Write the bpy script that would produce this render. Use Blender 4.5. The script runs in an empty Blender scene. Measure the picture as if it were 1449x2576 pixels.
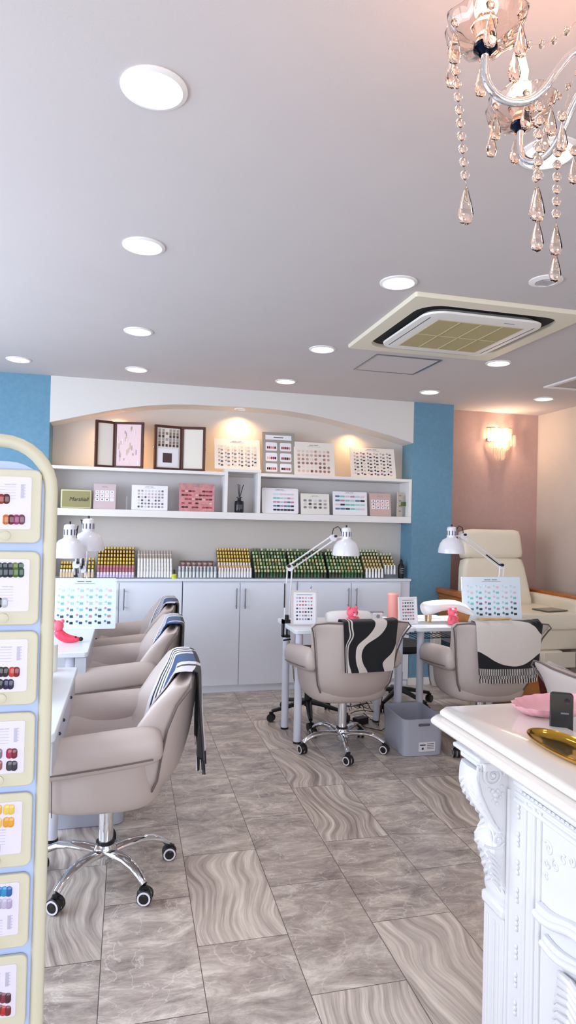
DAYL,DAYF,EXPO,DLP,CAND,NIC=135,105,0.05,0.95,4.0,17
import bpy, math, random
from mathutils import Vector, Matrix
random.seed(7)
PI=math.pi
COL=bpy.context.scene.collection
# ------------------------------------------------------------------ camera model (surveyed from the room's own lines)
IW,IH,FPX=1449,2576,1607.9
YAW,PIT,ROL,CZ=0.24401,0.013305,0.023322,1.40
cy_,sy_=math.cos(YAW),math.sin(YAW);cp_,sp_=math.cos(PIT),math.sin(PIT)
FW=Vector((sy_*cp_,cy_*cp_,sp_));RT=Vector((cy_,-sy_,0));UP=RT.cross(FW)
R2=math.cos(ROL)*RT+math.sin(ROL)*UP;U2=-math.sin(ROL)*RT+math.cos(ROL)*UP
CAM=Vector((0,0,CZ))
def ray(x,y): return FW+(x-IW/2)/FPX*R2-(y-IH/2)/FPX*U2
def AY(x,y,Y): d=ray(x,y);return CAM+d*(Y/d.y)
def AX(x,y,X): d=ray(x,y);return CAM+d*(X/d.x)
def AZ(x,y,Z): d=ray(x,y);return CAM+d*((Z-CZ)/d.z)
cd=bpy.data.cameras.new('camera');cam=bpy.data.objects.new('camera',cd);COL.objects.link(cam)
cam.matrix_world=Matrix(((R2.x,U2.x,-FW.x,0),(R2.y,U2.y,-FW.y,0),(R2.z,U2.z,-FW.z,CZ),(0,0,0,1)))
cd.sensor_fit='HORIZONTAL';cd.sensor_width=36;cd.lens=36*FPX/IW;cd.clip_start=.02;cd.clip_end=100
bpy.context.scene.camera=cam
# ------------------------------------------------------------------ materials
def lin(c):
    c/=255.;return c/12.92 if c<=.04045 else ((c+.055)/1.055)**2.4
def rgb(h):
    h=h.lstrip('#');return tuple(lin(int(h[i:i+2],16)) for i in(0,2,4))+(1,)
MATS={}
def mat(name,col='#ffffff',rough=.5,metal=0,emit=0,trans=0,alpha=1,spec=.5,bump=0,bscale=60,var=0,vscale=8,coat=0,sheen=0):
    if name in MATS:return MATS[name]
    m=bpy.data.materials.new(name);m.use_nodes=True;nt=m.node_tree;b=nt.nodes['Principled BSDF']
    c=rgb(col) if isinstance(col,str) else col
    b.inputs['Base Color'].default_value=c;b.inputs['Roughness'].default_value=rough;b.inputs['Metallic'].default_value=metal
    b.inputs['Specular IOR Level'].default_value=spec;b.inputs['Transmission Weight'].default_value=trans
    b.inputs['Coat Weight'].default_value=coat;b.inputs['Sheen Weight'].default_value=sheen
    if alpha<1:b.inputs['Alpha'].default_value=alpha
    if emit:b.inputs['Emission Color'].default_value=c;b.inputs['Emission Strength'].default_value=emit
    tc=nt.nodes.new('ShaderNodeTexCoord')
    if var:
        n=nt.nodes.new('ShaderNodeTexNoise');n.inputs['Scale'].default_value=vscale;n.inputs['Detail'].default_value=5
        nt.links.new(tc.outputs['Object'],n.inputs['Vector'])
        hs=nt.nodes.new('ShaderNodeHueSaturation');hs.inputs['Color'].default_value=c
        mr=nt.nodes.new('ShaderNodeMapRange');mr.inputs['From Min'].default_value=.3;mr.inputs['From Max'].default_value=.7
        mr.inputs['To Min'].default_value=1-var;mr.inputs['To Max'].default_value=1+var
        nt.links.new(n.outputs['Fac'],mr.inputs['Value']);nt.links.new(mr.outputs['Result'],hs.inputs['Value'])
        nt.links.new(hs.outputs['Color'],b.inputs['Base Color'])
    if bump:
        n=nt.nodes.new('ShaderNodeTexNoise');n.inputs['Scale'].default_value=bscale;n.inputs['Detail'].default_value=3
        nt.links.new(tc.outputs['Object'],n.inputs['Vector'])
        bp=nt.nodes.new('ShaderNodeBump');bp.inputs['Strength'].default_value=bump;bp.inputs['Distance'].default_value=.01
        nt.links.new(n.outputs['Fac'],bp.inputs['Height']);nt.links.new(bp.outputs['Normal'],b.inputs['Normal'])
    MATS[name]=m;return m
ceil_m=mat('ceiling_paper','#cac3c3',.9,bump=.04,bscale=350,var=.012,vscale=3)
white=mat('white_laminate','#eaeffa',.3);header_m=mat('header_paper','#dcd8d5',.8)
white2=mat('white_paint','#ece9e8',.6,var=.01)
cream_wall=mat('niche_wallpaper','#cfc8c2',.9,bump=.1,bscale=300)
blue=mat('blue_wallpaper','#6893ad',.85,bump=.2,bscale=220,var=.06,vscale=40)
pink=mat('mauve_wallpaper','#bf9f98',.85,bump=.2,bscale=250,var=.03,vscale=30)
beige=mat('beige_wall','#cbbcb0',.85,bump=.15,bscale=200,var=.02)
leather=mat('taupe_leather','#c2b4ae',.42,bump=.05,bscale=180,var=.02,vscale=5)
piping=mat('dark_piping','#6d605e',.5)
chrome=mat('chrome','#e6e8ec',.06,1)
black=mat('black_plastic','#101013',.35)
blackm=mat('matte_black','#16161a',.7)
rubber=mat('white_ring','#e6e2ea',.4)
metal_w=mat('white_metal','#e9e8f0',.25,coat=.4)
steel=mat('brushed_steel','#9c9ea4',.3,1)
bluewhite=mat('desk_white','#e9f0f6',.3)
greyp=mat('grey_plastic','#b6bac8',.4)
greyd=mat('grey_slot','#5d606c',.5)
pillow_m=mat('white_pu','#f4f6f6',.5,bump=.05,bscale=100)
pinkv=mat('pink_vinyl','#ff6f86',.45)
pinkl=mat('pale_pink','#ffc4cc',.45)
peach=mat('peach_plastic','#f2a59b',.45)
woodd=mat('dark_wood','#4a1e12',.35,var=.2,vscale=20)
woodo=mat('orange_wood','#a5622a',.35,var=.2,vscale=14)
woodl=mat('light_wood','#cfa877',.45,var=.12,vscale=20)
creaml=mat('cream_leather','#e6dcc9',.45,bump=.08,bscale=150)
kblack=mat('knit_black','#0d0d14',.95,bump=.4,bscale=500,sheen=.2)
kcream=mat('knit_cream','#d9cfc8',.95,bump=.4,bscale=500,sheen=.2)
knavy=mat('knit_navy','#17457a',.95,bump=.4,bscale=500,sheen=.2)
kwhite=mat('knit_white','#e9e6ee',.95,bump=.4,bscale=500,sheen=.2)
gold=mat('polished_gold','#d8a93e',.12,1)
goldc=mat('gold_cap','#b98f3f',.3,.7)
acr=mat('clear_acrylic','#e8f0f4',.08,trans=.9,alpha=.35)
smoke=mat('dark_acrylic','#2c3b36',.1,alpha=.75)
paper=mat('white_card','#eeecf2',.6)
paperw=mat('warm_card','#f0e7df',.6)
standc=mat('cream_enamel','#cfc9b2',.45)
standp=mat('pale_blue_panel','#b3c3e8',.5)
marble=mat('gloss_white_marble','#ece5df',.12,var=.015,vscale=4,coat=.5)
plaster=mat('carved_white_resin','#e4e3e6',.4)
ink=mat('grey_ink','#8d8f9c',.7);inkd=mat('dark_ink','#3a3a46',.7)
crystal=mat('crystal','#ffece0',.02,trans=1,spec=.6)
def glow(name,col,s):
    m=bpy.data.materials.new(name);m.use_nodes=True;nt=m.node_tree;nt.nodes.clear()
    e=nt.nodes.new('ShaderNodeEmission');o=nt.nodes.new('ShaderNodeOutputMaterial')
    e.inputs[0].default_value=rgb(col);e.inputs[1].default_value=s;nt.links.new(e.outputs[0],o.inputs[0]);return m
led=glow('led_diffuser','#fff4ee',6);warm=glow('warm_lamp','#ffc98c',6);bulbm=glow('bulb','#ffe9d0',14)
def floor_mat():
    m=bpy.data.materials.new('stone_look_tile');m.use_nodes=True;nt=m.node_tree;N=nt.nodes;L=nt.links;b=N['Principled BSDF']
    def nd(t,**k):
        n=N.new(t)
        for a,v in k.items():setattr(n,a,v)
        return n
    def mth(op,a,c=None):
        n=nd('ShaderNodeMath',operation=op)
        for i,v in enumerate((a,c)):
            if v is None:continue
            if isinstance(v,(int,float)):n.inputs[i].default_value=v
            else:L.new(v,n.inputs[i])
        return n.outputs[0]
    tc=nd('ShaderNodeTexCoord');sp=nd('ShaderNodeSeparateXYZ');L.new(tc.outputs['Object'],sp.inputs[0])
    TX,TY=.304,.57
    u=mth('DIVIDE',mth('ADD',sp.outputs[0],.049+TX*40),TX);cu=mth('FLOOR',u);fu=mth('FRACT',u)
    odd=mth('MODULO',cu,2)
    v=mth('ADD',mth('DIVIDE',mth('ADD',sp.outputs[1],TY*40-1.825),TY),mth('MULTIPLY',mth('SUBTRACT',1,odd),0))
    v=mth('ADD',v,mth('MULTIPLY',odd,.5));cv=mth('FLOOR',v);fv=mth('FRACT',v)
    cb=nd('ShaderNodeCombineXYZ');L.new(cu,cb.inputs[0]);L.new(cv,cb.inputs[1])
    wn=nd('ShaderNodeTexWhiteNoise',noise_dimensions='3D');L.new(cb.outputs[0],wn.inputs['Vector'])
    rnd=wn.outputs['Value']
    sc=nd('ShaderNodeVectorMath',operation='SCALE');L.new(wn.outputs['Color'],sc.inputs[0]);sc.inputs['Scale'].default_value=17
    ad=nd('ShaderNodeVectorMath',operation='ADD');L.new(tc.outputs['Object'],ad.inputs[0]);L.new(sc.outputs[0],ad.inputs[1])
    # cloudy marble
    n1=nd('ShaderNodeTexNoise');n1.inputs['Scale'].default_value=9;n1.inputs['Detail'].default_value=12;n1.inputs['Roughness'].default_value=.78;n1.inputs['Distortion'].default_value=.5;st=nd('ShaderNodeVectorMath',operation='MULTIPLY');L.new(ad.outputs[0],st.inputs[0]);st.inputs[1].default_value=(.55,1.25,1);L.new(st.outputs[0],n1.inputs['Vector'])
    r1=nd('ShaderNodeValToRGB');L.new(n1.outputs['Fac'],r1.inputs[0])
    e=r1.color_ramp.elements;e[0].position=.34;e[0].color=rgb('#776b67');e[1].position=.66;e[1].color=rgb('#d2c7bb')
    x=r1.color_ramp.elements.new(.5);x.color=rgb('#a59a92')
    # thin light veins
    n2=nd('ShaderNodeTexNoise');n2.inputs['Scale'].default_value=5;n2.inputs['Detail'].default_value=6;n2.inputs['Distortion'].default_value=1.6;L.new(ad.outputs[0],n2.inputs['Vector'])
    vv=mth('ABSOLUTE',mth('SUBTRACT',n2.outputs['Fac'],.5))
    vr=nd('ShaderNodeMapRange');L.new(vv,vr.inputs[0]);vr.inputs[1].default_value=0;vr.inputs[2].default_value=.012;vr.inputs[3].default_value=.5;vr.inputs[4].default_value=0
    mx=nd('ShaderNodeMixRGB');L.new(vr.outputs[0],mx.inputs[0]);L.new(r1.outputs[0],mx.inputs[1]);mx.inputs[2].default_value=rgb('#d6cec8')
    # wavy bands running along the tile
    n3=nd('ShaderNodeTexNoise');n3.inputs['Scale'].default_value=1.9;n3.inputs['Detail'].default_value=1.5;L.new(ad.outputs[0],n3.inputs['Vector'])
    wx=mth('ADD',mth('MULTIPLY',sp.outputs[0],1.0),mth('MULTIPLY',n3.outputs['Fac'],.42))
    wc=nd('ShaderNodeCombineXYZ');L.new(wx,wc.inputs[0]);L.new(rnd,wc.inputs[1]);L.new(mth('MULTIPLY',sp.outputs[1],.05),wc.inputs[2])
    n4=nd('ShaderNodeTexNoise');n4.inputs['Scale'].default_value=42;n4.inputs['Detail'].default_value=6;n4.inputs['Roughness'].default_value=.65;L.new(wc.outputs[0],n4.inputs['Vector'])
    r4=nd('ShaderNodeValToRGB');L.new(n4.outputs['Fac'],r4.inputs[0]);e=r4.color_ramp.elements
    e[0].position=.35;e[0].color=rgb('#857a75');e[1].position=.68;e[1].color=rgb('#d3c8bd')
    x=r4.color_ramp.elements.new(.5);x.color=rgb('#ada299')
    sel=mth('MULTIPLY',mth('GREATER_THAN',rnd,.62),mth('SUBTRACT',1,mth('MULTIPLY',mth('COMPARE',cu,40),mth('LESS_THAN',sp.outputs[1],2.9))))
    m2=nd('ShaderNodeMixRGB');L.new(sel,m2.inputs[0]);L.new(mx.outputs[0],m2.inputs[1]);L.new(r4.outputs[0],m2.inputs[2])
    hs=nd('ShaderNodeHueSaturation');L.new(m2.outputs[0],hs.inputs['Color'])
    L.new(mth('ADD',mth('MULTIPLY',wn.outputs['Value'],.18),1.12),hs.inputs['Value'])
    # joints
    ju=mth('MULTIPLY',mth('MINIMUM',fu,mth('SUBTRACT',1,fu)),TX);jv=mth('MULTIPLY',mth('MINIMUM',fv,mth('SUBTRACT',1,fv)),TY)
    j=mth('LESS_THAN',mth('MINIMUM',ju,jv),.0013)
    m3=nd('ShaderNodeMixRGB');L.new(j,m3.inputs[0]);L.new(hs.outputs[0],m3.inputs[1]);m3.inputs[2].default_value=rgb('#57504d')
    L.new(m3.outputs[0],b.inputs['Base Color'])
    L.new(mth('ADD',mth('MULTIPLY',n1.outputs['Fac'],.25),.2),b.inputs['Roughness'])
    bp=nd('ShaderNodeBump');bp.inputs['Strength'].default_value=.12;bp.inputs['Distance'].default_value=.004
    L.new(mth('SUBTRACT',n4.outputs['Fac'],j),bp.inputs['Height']);L.new(bp.outputs['Normal'],b.inputs['Normal'])
    return m
# ------------------------------------------------------------------ mesh builder
class MB:
    def __init__(s):s.v=[];s.f=[];s.m=[]
    def add(s,vs,fs,m=0):
        o=len(s.v);s.v+=[tuple(x) for x in vs]
        for f in fs:s.f.append(tuple(i+o for i in f));s.m.append(m)
        return s
    def box(s,x0,x1,y0,y1,z0,z1,m=0,M=None):
        vs=[Vector((x,y,z)) for z in(z0,z1) for y in(y0,y1) for x in(x0,x1)]
        if M is not None:vs=[M@v for v in vs]
        return s.add(vs,[(0,2,3,1),(4,5,7,6),(0,1,5,4),(2,6,7,3),(0,4,6,2),(1,3,7,5)],m)
    def loft(s,rings,m=0,cap0=True,cap1=True,closed=True):
        n=len(rings[0]);vs=[p for r in rings for p in r];fs=[]
        for i in range(len(rings)-1):
            for j in range(n if closed else n-1):
                k=(j+1)%n;fs.append((i*n+j,i*n+k,(i+1)*n+k,(i+1)*n+j))
        if cap0:fs.append(tuple(range(n))[::-1])
        if cap1:fs.append(tuple(range((len(rings)-1)*n,len(rings)*n)))
        return s.add(vs,fs,m)
    def lathe(s,prof,c=(0,0,0),n=24,m=0,M=None,sx=1,sy=1):
        rings=[]
        for r,z in prof:
            rings.append([Vector((c[0]+max(r,1e-5)*math.cos(2*PI*i/n)*sx,c[1]+max(r,1e-5)*math.sin(2*PI*i/n)*sy,c[2]+z)) for i in range(n)])
        if M is not None:rings=[[M@p for p in r] for r in rings]
        return s.loft(rings,m)
    def tube(s,path,r,n=10,m=0,rx=None,caps=True):
        path=[Vector(p) for p in path];rings=[];up=Vector((0,0,1));prev=None
        for i,p in enumerate(path):
            t=(path[min(i+1,len(path)-1)]-path[max(i-1,0)])
            if t.length<1e-9:t=Vector((0,0,1))
            t.normalize()
            if prev is None:
                a=up if abs(t.z)<.9 else Vector((1,0,0));sd=t.cross(a).normalized()
            else:
                sd=prev-t*prev.dot(t)
                if sd.length<1e-6:sd=t.cross(up)
                sd.normalize()
            prev=sd;nn=sd.cross(t).normalized()
            ri=r[i] if isinstance(r,(list,tuple)) else r
            rj=ri if rx is None else (rx[i] if isinstance(rx,(list,tuple)) else rx)
            rings.append([p+sd*ri*math.cos(2*PI*k/n)+nn*rj*math.sin(2*PI*k/n) for k in range(n)])
        return s.loft(rings,m,caps,caps)
    def sph(s,c,r,m=0,n=12,sz=1,M=None,sx=1,sy=1):
        k=max(6,n//2+2);return s.lathe([(r*math.sin(PI*i/k),-r*sz*math.cos(PI*i/k)) for i in range(k+1)],c,n,m,M,sx,sy)
    def prism(s,poly,a0,a1,axis='y',m=0):
        def P(u,w,a):return {'y':(u,a,w),'x':(a,u,w),'z':(u,w,a)}[axis]
        n=len(poly);vs=[P(u,w,a0) for u,w in poly]+[P(u,w,a1) for u,w in poly]
        fs=[tuple(range(n)),tuple(range(n,2*n))[::-1]]+[(i,i+n,(i+1)%n+n,(i+1)%n) for i in range(n)]
        return s.add(vs,fs,m)
    def build(s,name,mats,parent=None,bevel=0,sub=0,ang=40,loc=None,segs=2):
        me=bpy.data.meshes.new(name);me.from_pydata(s.v,[],s.f)
        if not isinstance(mats,(list,tuple)):mats=[mats]
        for q in mats:me.materials.append(q)
        me.polygons.foreach_set('material_index',s.m);me.polygons.foreach_set('use_smooth',[True]*len(s.f))
        me.update();import bmesh
        b=bmesh.new();b.from_mesh(me);bmesh.ops.recalc_face_normals(b,faces=b.faces);b.to_mesh(me);b.free()
        if not sub:me.set_sharp_from_angle(angle=math.radians(ang))
        o=bpy.data.objects.new(name,me);COL.objects.link(o)
        if bevel:
            md=o.modifiers.new('bevel','BEVEL');md.width=bevel;md.segments=segs;md.limit_method='ANGLE';md.angle_limit=math.radians(35)
        if sub:
            md=o.modifiers.new('sub','SUBSURF');md.levels=sub;md.render_levels=sub
        if parent:o.parent=parent
        if loc:o.location=loc
        return o
def tag(o,label=None,cat=None,group=None,kind=None):
    if label:o['label']=label
    if cat:o['category']=cat
    if group:o['group']=group
    if kind:o['kind']=kind
    return o
def empty(name,loc=(0,0,0),rz=0,label=None,cat=None,group=None,rx=0):
    o=bpy.data.objects.new(name,None);o.empty_display_size=.05;COL.objects.link(o);o.location=loc;o.rotation_euler=(rx,0,rz)
    return tag(o,label,cat,group)
def kids(o):return list(CH.get(o.name,[]))
def copytree(o,loc=None,rz=None,label=None,group=None,parent=None):
    c=o.copy();COL.objects.link(c);c.parent=parent
    if loc is not None:c.location=loc
    if rz is not None:c.rotation_euler=(c.rotation_euler.x,0,rz)
    if label:c['label']=label
    if group:c['group']=group
    for ch in [x for x in bpy.data.objects if x.parent==o]:copytree(ch,parent=c)
    return c
def bx(name,m,x0,x1,y0,y1,z0,z1,parent=None,bevel=0,kind=None,**k):
    o=MB().box(min(x0,x1),max(x0,x1),min(y0,y1),max(y0,y1),min(z0,z1),max(z0,z1)).build(name,m,parent,bevel)
    if kind:o['kind']=kind
    return o
def rrect(w,h,r,n=5,cx=0,cy=0):
    pts=[]
    for (sx,sy,a0) in((1,1,0),(-1,1,90),(-1,-1,180),(1,-1,270)):
        for i in range(n+1):
            a=math.radians(a0+90*i/n);pts.append((cx+sx*(w/2-r)+r*math.cos(a),cy+sy*(h/2-r)+r*math.sin(a)))
    return pts
def textmesh(name,s,size,m,parent,loc,rot,ext=.0005,shear=0):
    cu=bpy.data.curves.new(name,'FONT');cu.body=s;cu.size=size;cu.extrude=ext;cu.shear=shear;cu.align_x='CENTER'
    t=bpy.data.objects.new(name+'_t',cu);COL.objects.link(t)
    me=bpy.data.meshes.new_from_object(t.evaluated_get(bpy.context.evaluated_depsgraph_get()))
    bpy.data.objects.remove(t);o=bpy.data.objects.new(name,me);me.materials.clear();me.materials.append(m);COL.objects.link(o)
    o.location=loc;o.rotation_euler=rot;o.parent=parent;return o
ST='structure'
# ------------------------------------------------------------------ room shell
CE=2.459;YF=5.137;YB=5.362
XL,XR,YN=-2.3,3.78,-1.9
bx('floor',floor_mat(),XL-.1,XR+.1,YN-.1,YB+.1,-.05,0,kind=ST)
bx('ceiling',ceil_m,XL-.1,XR+.1,YN-.1,YB+.1,CE,CE+.06,kind=ST)
bx('wall_back',cream_wall,-.60,2.39,YB,YB+.1,0,CE,kind=ST)
bx('wall_back_left',blue,XL-.1,-.60,YF,YB+.1,0,CE,kind=ST)
bx('wall_pillar',blue,2.39,2.772,YF,YB+.1,0,CE,kind=ST)
bx('wall_back_right',pink,2.772,XR+.1,YB-.01,YB+.1,0,CE,kind=ST)
bx('wall_right',beige,XR,XR+.1,YN,YB-.01,0,CE,kind=ST)
def wall_with_hole(name,axis,a,b,pos,t,h0,h1,z0,z1,m):
    k=MB()
    segs=[(a,h0,0,CE),(h1,b,0,CE),(h0,h1,0,z0),(h0,h1,z1,CE)]
    for (p,q,r,s_) in segs:
        if axis=='x':k.box(p,q,pos-t,pos,r,s_)
        else:k.box(pos-t,pos,p,q,r,s_)
    return tag(k.build(name,m),kind=ST)
wall_with_hole('wall_left','y',YN,YF,XL,.1,.2,4.4,.75,2.25,beige)
wall_with_hole('wall_front','x',XL,XR,YN,.1,-1.6,3.2,.1,2.3,beige)
pane=bpy.data.materials.new('window_glass');pane.use_nodes=True
_n=pane.node_tree;_n.nodes.clear();_o=_n.nodes.new('ShaderNodeOutputMaterial');_t=_n.nodes.new('ShaderNodeBsdfTransparent');_g=_n.nodes.new('ShaderNodeBsdfGlossy');_mx=_n.nodes.new('ShaderNodeMixShader')
_mx.inputs[0].default_value=.08;_g.inputs['Roughness'].default_value=.02;_n.links.new(_t.outputs[0],_mx.inputs[1]);_n.links.new(_g.outputs[0],_mx.inputs[2]);_n.links.new(_mx.outputs[0],_o.inputs[0])
def window(name,axis,h0,h1,z0,z1,pos,nm):
    k=MB();f=.05
    def seg(p,q,r,s_,m=0,t=.06):
        if axis=='x':k.box(p,q,pos-t,pos,r,s_,m)
        else:k.box(pos-t,pos,p,q,r,s_,m)
    seg(h0,h1,z0,z0+f);seg(h0,h1,z1-f,z1)
    for i in range(nm+1):
        c=h0+(h1-h0)*i/nm;c=min(max(c,h0+f/2),h1-f/2);seg(c-f/2,c+f/2,z0+f,z1-f)
    w=k.build(name,white2);w['kind']=ST
    k=MB();seg(h0,h1,z0,z1,0,.03);k.v=[v for v in k.v]
    g=k.build('pane',pane,w)
    return w
window('window_1','y',.2,4.4,.75,2.25,XL-.02,4)
window('window_2','x',-1.6,3.2,.1,2.3,YN-.02,4)
bx('baseboard_pillar',white2,2.38,2.775,YF-.012,YF,0,.06,kind=ST)
bx('baseboard_back',white2,2.772,XR,YB-.022,YB-.01,0,.06,kind=ST)
bx('baseboard_right',white2,XR-.012,XR,YN,YB-.022,0,.06,kind=ST)
# arched header over the niche
arch=[(127,1062),(200,1047),(280,1032),(330,1025),(375,1020),(435,1017.5),(490,1018),(540,1021),(600,1023),(660,1027),(720,1033),(780,1043),(838,1056),(910,1075),(983,1096),(1041,1115)]
ap=[(AY(x,y,YF).x,AY(x,y,YF).z) for x,y in arch]
ap[0]=(-.60,ap[0][1]);ap[-1]=(2.39,ap[-1][1])
k=MB()
for i in range(len(ap)-1):
    (xa,za),(xb,zb)=ap[i],ap[i+1]
    k.add([(xa,YF,za),(xb,YF,zb),(xb,YF,CE),(xa,YF,CE),(xa,YB,za),(xb,YB,zb),(xb,YB,CE),(xa,YB,CE)],[(0,1,2,3),(4,7,6,5),(0,4,5,1)])
tag(k.build('trim_1',header_m,ang=50),kind=ST)
# ceiling access hatch
def frame_xy(m,k,x0,x1,y0,y1,w,z0,z1,mi=0):
    k.box(x0,x1,y0,y0+w,z0,z1,mi);k.box(x0,x1,y1-w,y1,z0,z1,mi);k.box(x0,x0+w,y0+w,y1-w,z0,z1,mi);k.box(x1-w,x1,y0+w,y1-w,z0,z1,mi)
h=empty('access_hatch',(1.71,3.965,CE),0,'square flush white access hatch in the ceiling beside the air conditioner','hatch')
k=MB();frame_xy(None,k,-.225,.225,-.215,.215,.012,-.006,0);k.build('frame',steel,h)
MB().box(-.21,.21,-.2,.2,-.004,0).build('panel',ceil_m,h)
# downlights
def downlight(x,y,label,power=9,r=.066):
    t=empty('downlight',(x,y,CE),0,label,'ceiling light','recessed ceiling downlights')
    MB().lathe([(r+.016,0),(r+.016,-.004),(r+.004,-.008),(r,-.004),(r,0)],n=32).build('trim_ring',white2,t)
    MB().lathe([(0,-.001),(r,-.001),(r,-.003),(0,-.0035)],n=32).build('diffuser',led,t)
    ld=bpy.data.lights.new('downlight_lamp','SPOT');ld.spot_size=2.0;ld.spot_blend=.9;ld.shadow_soft_size=.06;ld.energy=power*DLP;ld.color=(1,.93,.88)
    lo=bpy.data.objects.new('downlight_lamp',ld);COL.objects.link(lo);lo.location=(0,0,-.012);lo.parent=t
    return t
DL=[(.034,1.603,'round recessed downlight nearest the camera, largest one at upper left'),
(.030,2.55,'round recessed downlight second from camera in the left row'),
(.027,3.734,'round recessed downlight third from camera in the left row'),
(.030,4.703,'round recessed downlight at far end of left row, above left part of the arch'),
(-.758,4.681,'round recessed downlight at far left in front of the blue wall'),
(1.125,2.604,'round recessed downlight just left of the air conditioner near corner'),
(1.129,3.755,'round recessed downlight left of the ceiling access hatch'),
(1.133,4.716,'round recessed downlight above the middle of the white arch'),
(2.313,3.705,'round recessed downlight behind the air conditioner right corner'),
(2.320,4.70,'round recessed downlight in front of the blue pillar'),
(3.314,4.623,'round recessed downlight at far right near the beige wall'),
(1.128,1.573,'bright round downlight seen through the chandelier crystals')]
for d in DL:downlight(*d)
# spot fixture near AC
t=empty('ceiling_speaker',(1.717,2.396,CE),0,'small round unlit white fixture with slotted centre beside air conditioner','ceiling fixture')
MB().lathe([(.07,0),(.07,-.004),(.045,-.01),(.045,0)],n=28).build('rim',white2,t)
k=MB().lathe([(0,-.004),(.045,-.004),(.045,-.006),(0,-.007)],n=24)
for i in range(5):k.box(-.03,.03,-.026+i*.012,-.022+i*.012,-.012,-.006)
k.build('grille',mat('pale_steel','#d5d3d6',.3,.5),t)
# air conditioner cassette
acm=mat('ac_cream','#e4dcc8',.5);acw=mat('ac_white','#eeeae6',.45);acf=mat('ac_filter','#b3a57a',.8,bump=.3,bscale=400)
ac=empty('air_conditioner',(1.715,3.15,CE),0,'square ceiling cassette air conditioner with tan filter grille and dark slot','air conditioner')
def rrloft(k,spec,m=0,n=6):
    rings=[]
    for (w,r,z) in spec:rings.append([Vector((x,y,z)) for x,y in rrect(w,w,r,n)])
    k.loft(rings,m,False,False)
k=MB();rrloft(k,[(.94,.012,0),(.94,.012,-.012),(.93,.012,-.02),(.775,.12,-.022),(.77,.12,.03)]);k.build('outer_panel',acm,ac)
k=MB();rrloft(k,[(.77,.12,-.002),(.5,.10,-.002)]);k.build('air_slot',blackm,ac)
k=MB();rings=[[Vector((x,y,z)) for x,y in rrect(w,w,r,6)] for (w,r,z) in((.60,.09,0),(.665,.10,-.024),(.66,.10,-.034),(.56,.02,-.038),(.50,.01,-.038))];k.loft(rings,0,False,True);k.build('centre_panel',acw,ac)
k=MB().box(-.24,.24,-.24,.24,-.042,-.036)
for i in range(1,4):k.box(-.24+.12*i-.003,-.24+.12*i+.003,-.24,.24,-.0445,-.0415,1)
k.box(-.24,.24,-.003,.003,-.0445,-.0415,1)
k.build('intake_grille',[acf,mat('ac_rib','#c2b68e',.7)],ac)
for s in(-1,1):MB().box(s*.292-.002,s*.292+.002,-.26,.26,-.0380,-.034).build('louvre_line',inkd,ac)
MB().box(.10,.16,-.29,-.284,-.0385,-.034).build('logo',ink,ac)
# return grille at right edge
t=empty('ceiling_vent',(3.32,4.02,CE),0,'square white-framed ceiling vent at the right edge of view','vent')
k=MB();frame_xy(None,k,-.3,.3,-.2,.2,.035,-.012,0);k.build('frame',white2,t)
MB().box(-.27,.27,-.17,.17,-.006,0).build('screen',mat('vent_grey','#b9b0aa',.8),t)
# niche spotlights
for (px,py,lab) in((298,1032,'leftmost'),(605,1029,'middle'),(893,1071,'rightmost')):
    p=AY(px,py,5.235)
    t=empty('niche_spotlight',(p.x,5.235,p.z),0,'warm recessed spotlight under the arch, %s of three'%lab,'spotlight','warm spotlights under the arch')
    MB().lathe([(.05,.03),(.05,-.004),(.04,-.006),(.04,0)],n=24).build('trim_ring',white2,t)
    MB().lathe([(0,.004),(.04,.004),(.04,.001),(0,0)],n=24).build('lens',warm,t)
    ld=bpy.data.lights.new('niche_lamp','SPOT');ld.energy=NIC;ld.color=(1,.60,.26);ld.spot_size=2.6;ld.spot_blend=1;ld.shadow_soft_size=.03
    lo=bpy.data.objects.new('niche_lamp',ld);COL.objects.link(lo);lo.location=(0,.035,-.02);lo.parent=t
# ------------------------------------------------------------------ cabinets under the niche
def X(px,py=1500):return AY(px,py,YF).x
cabs=[(-.595,X(458),'left of the run, half hidden by the chairs',[(-.59,X(300)-.006,'r'),(X(300),X(457),'l')]),
      (X(459.5),X(748),'in the middle of the run',[(X(460),X(603)-.002,'r'),(X(603)+.004,X(743),'l')]),
      (X(749),X(1031),'at right beside the blue pillar',[(X(757),X(882)-.002,'r'),(X(882)+.004,X(1006),'l')])]
for (x0,x1,w,doors) in cabs:
    c=empty('base_cabinet',((x0+x1)/2,YF,0),0,'white low cupboard with bar handles, %s'%w,'cabinet','white base cabinets along the back wall')
    ox=(x0+x1)/2
    k=MB().box(x0-ox,x1-ox,.004,.222,.045,.898).box(x0-ox,x1-ox,.012,.2,0,.045);k.build('body',white,c,.001)
    for (a,b,side) in doors:
        d=MB().box(a-ox,b-ox,-.014,.003,.062,.885).build('door',white,c,.0015)
        hx=(b-ox-.03) if side=='r' else (a-ox+.035)
        k=MB().tube([(hx,-.045,.68),(hx,-.045,.845)],.005,10).tube([(hx,-.014,.70),(hx,-.045,.70)],.004,8).tube([(hx,-.014,.825),(hx,-.045,.825)],.004,8)
        tag(k.build('handle',steel,d),'steel bar handle')
bx('worktop',white,-.598,2.388,YF-.02,YB-.002,.899,.918,bevel=.002)
tag(bpy.data.objects['worktop'],'long white worktop under the nail polish racks','worktop')
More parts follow.
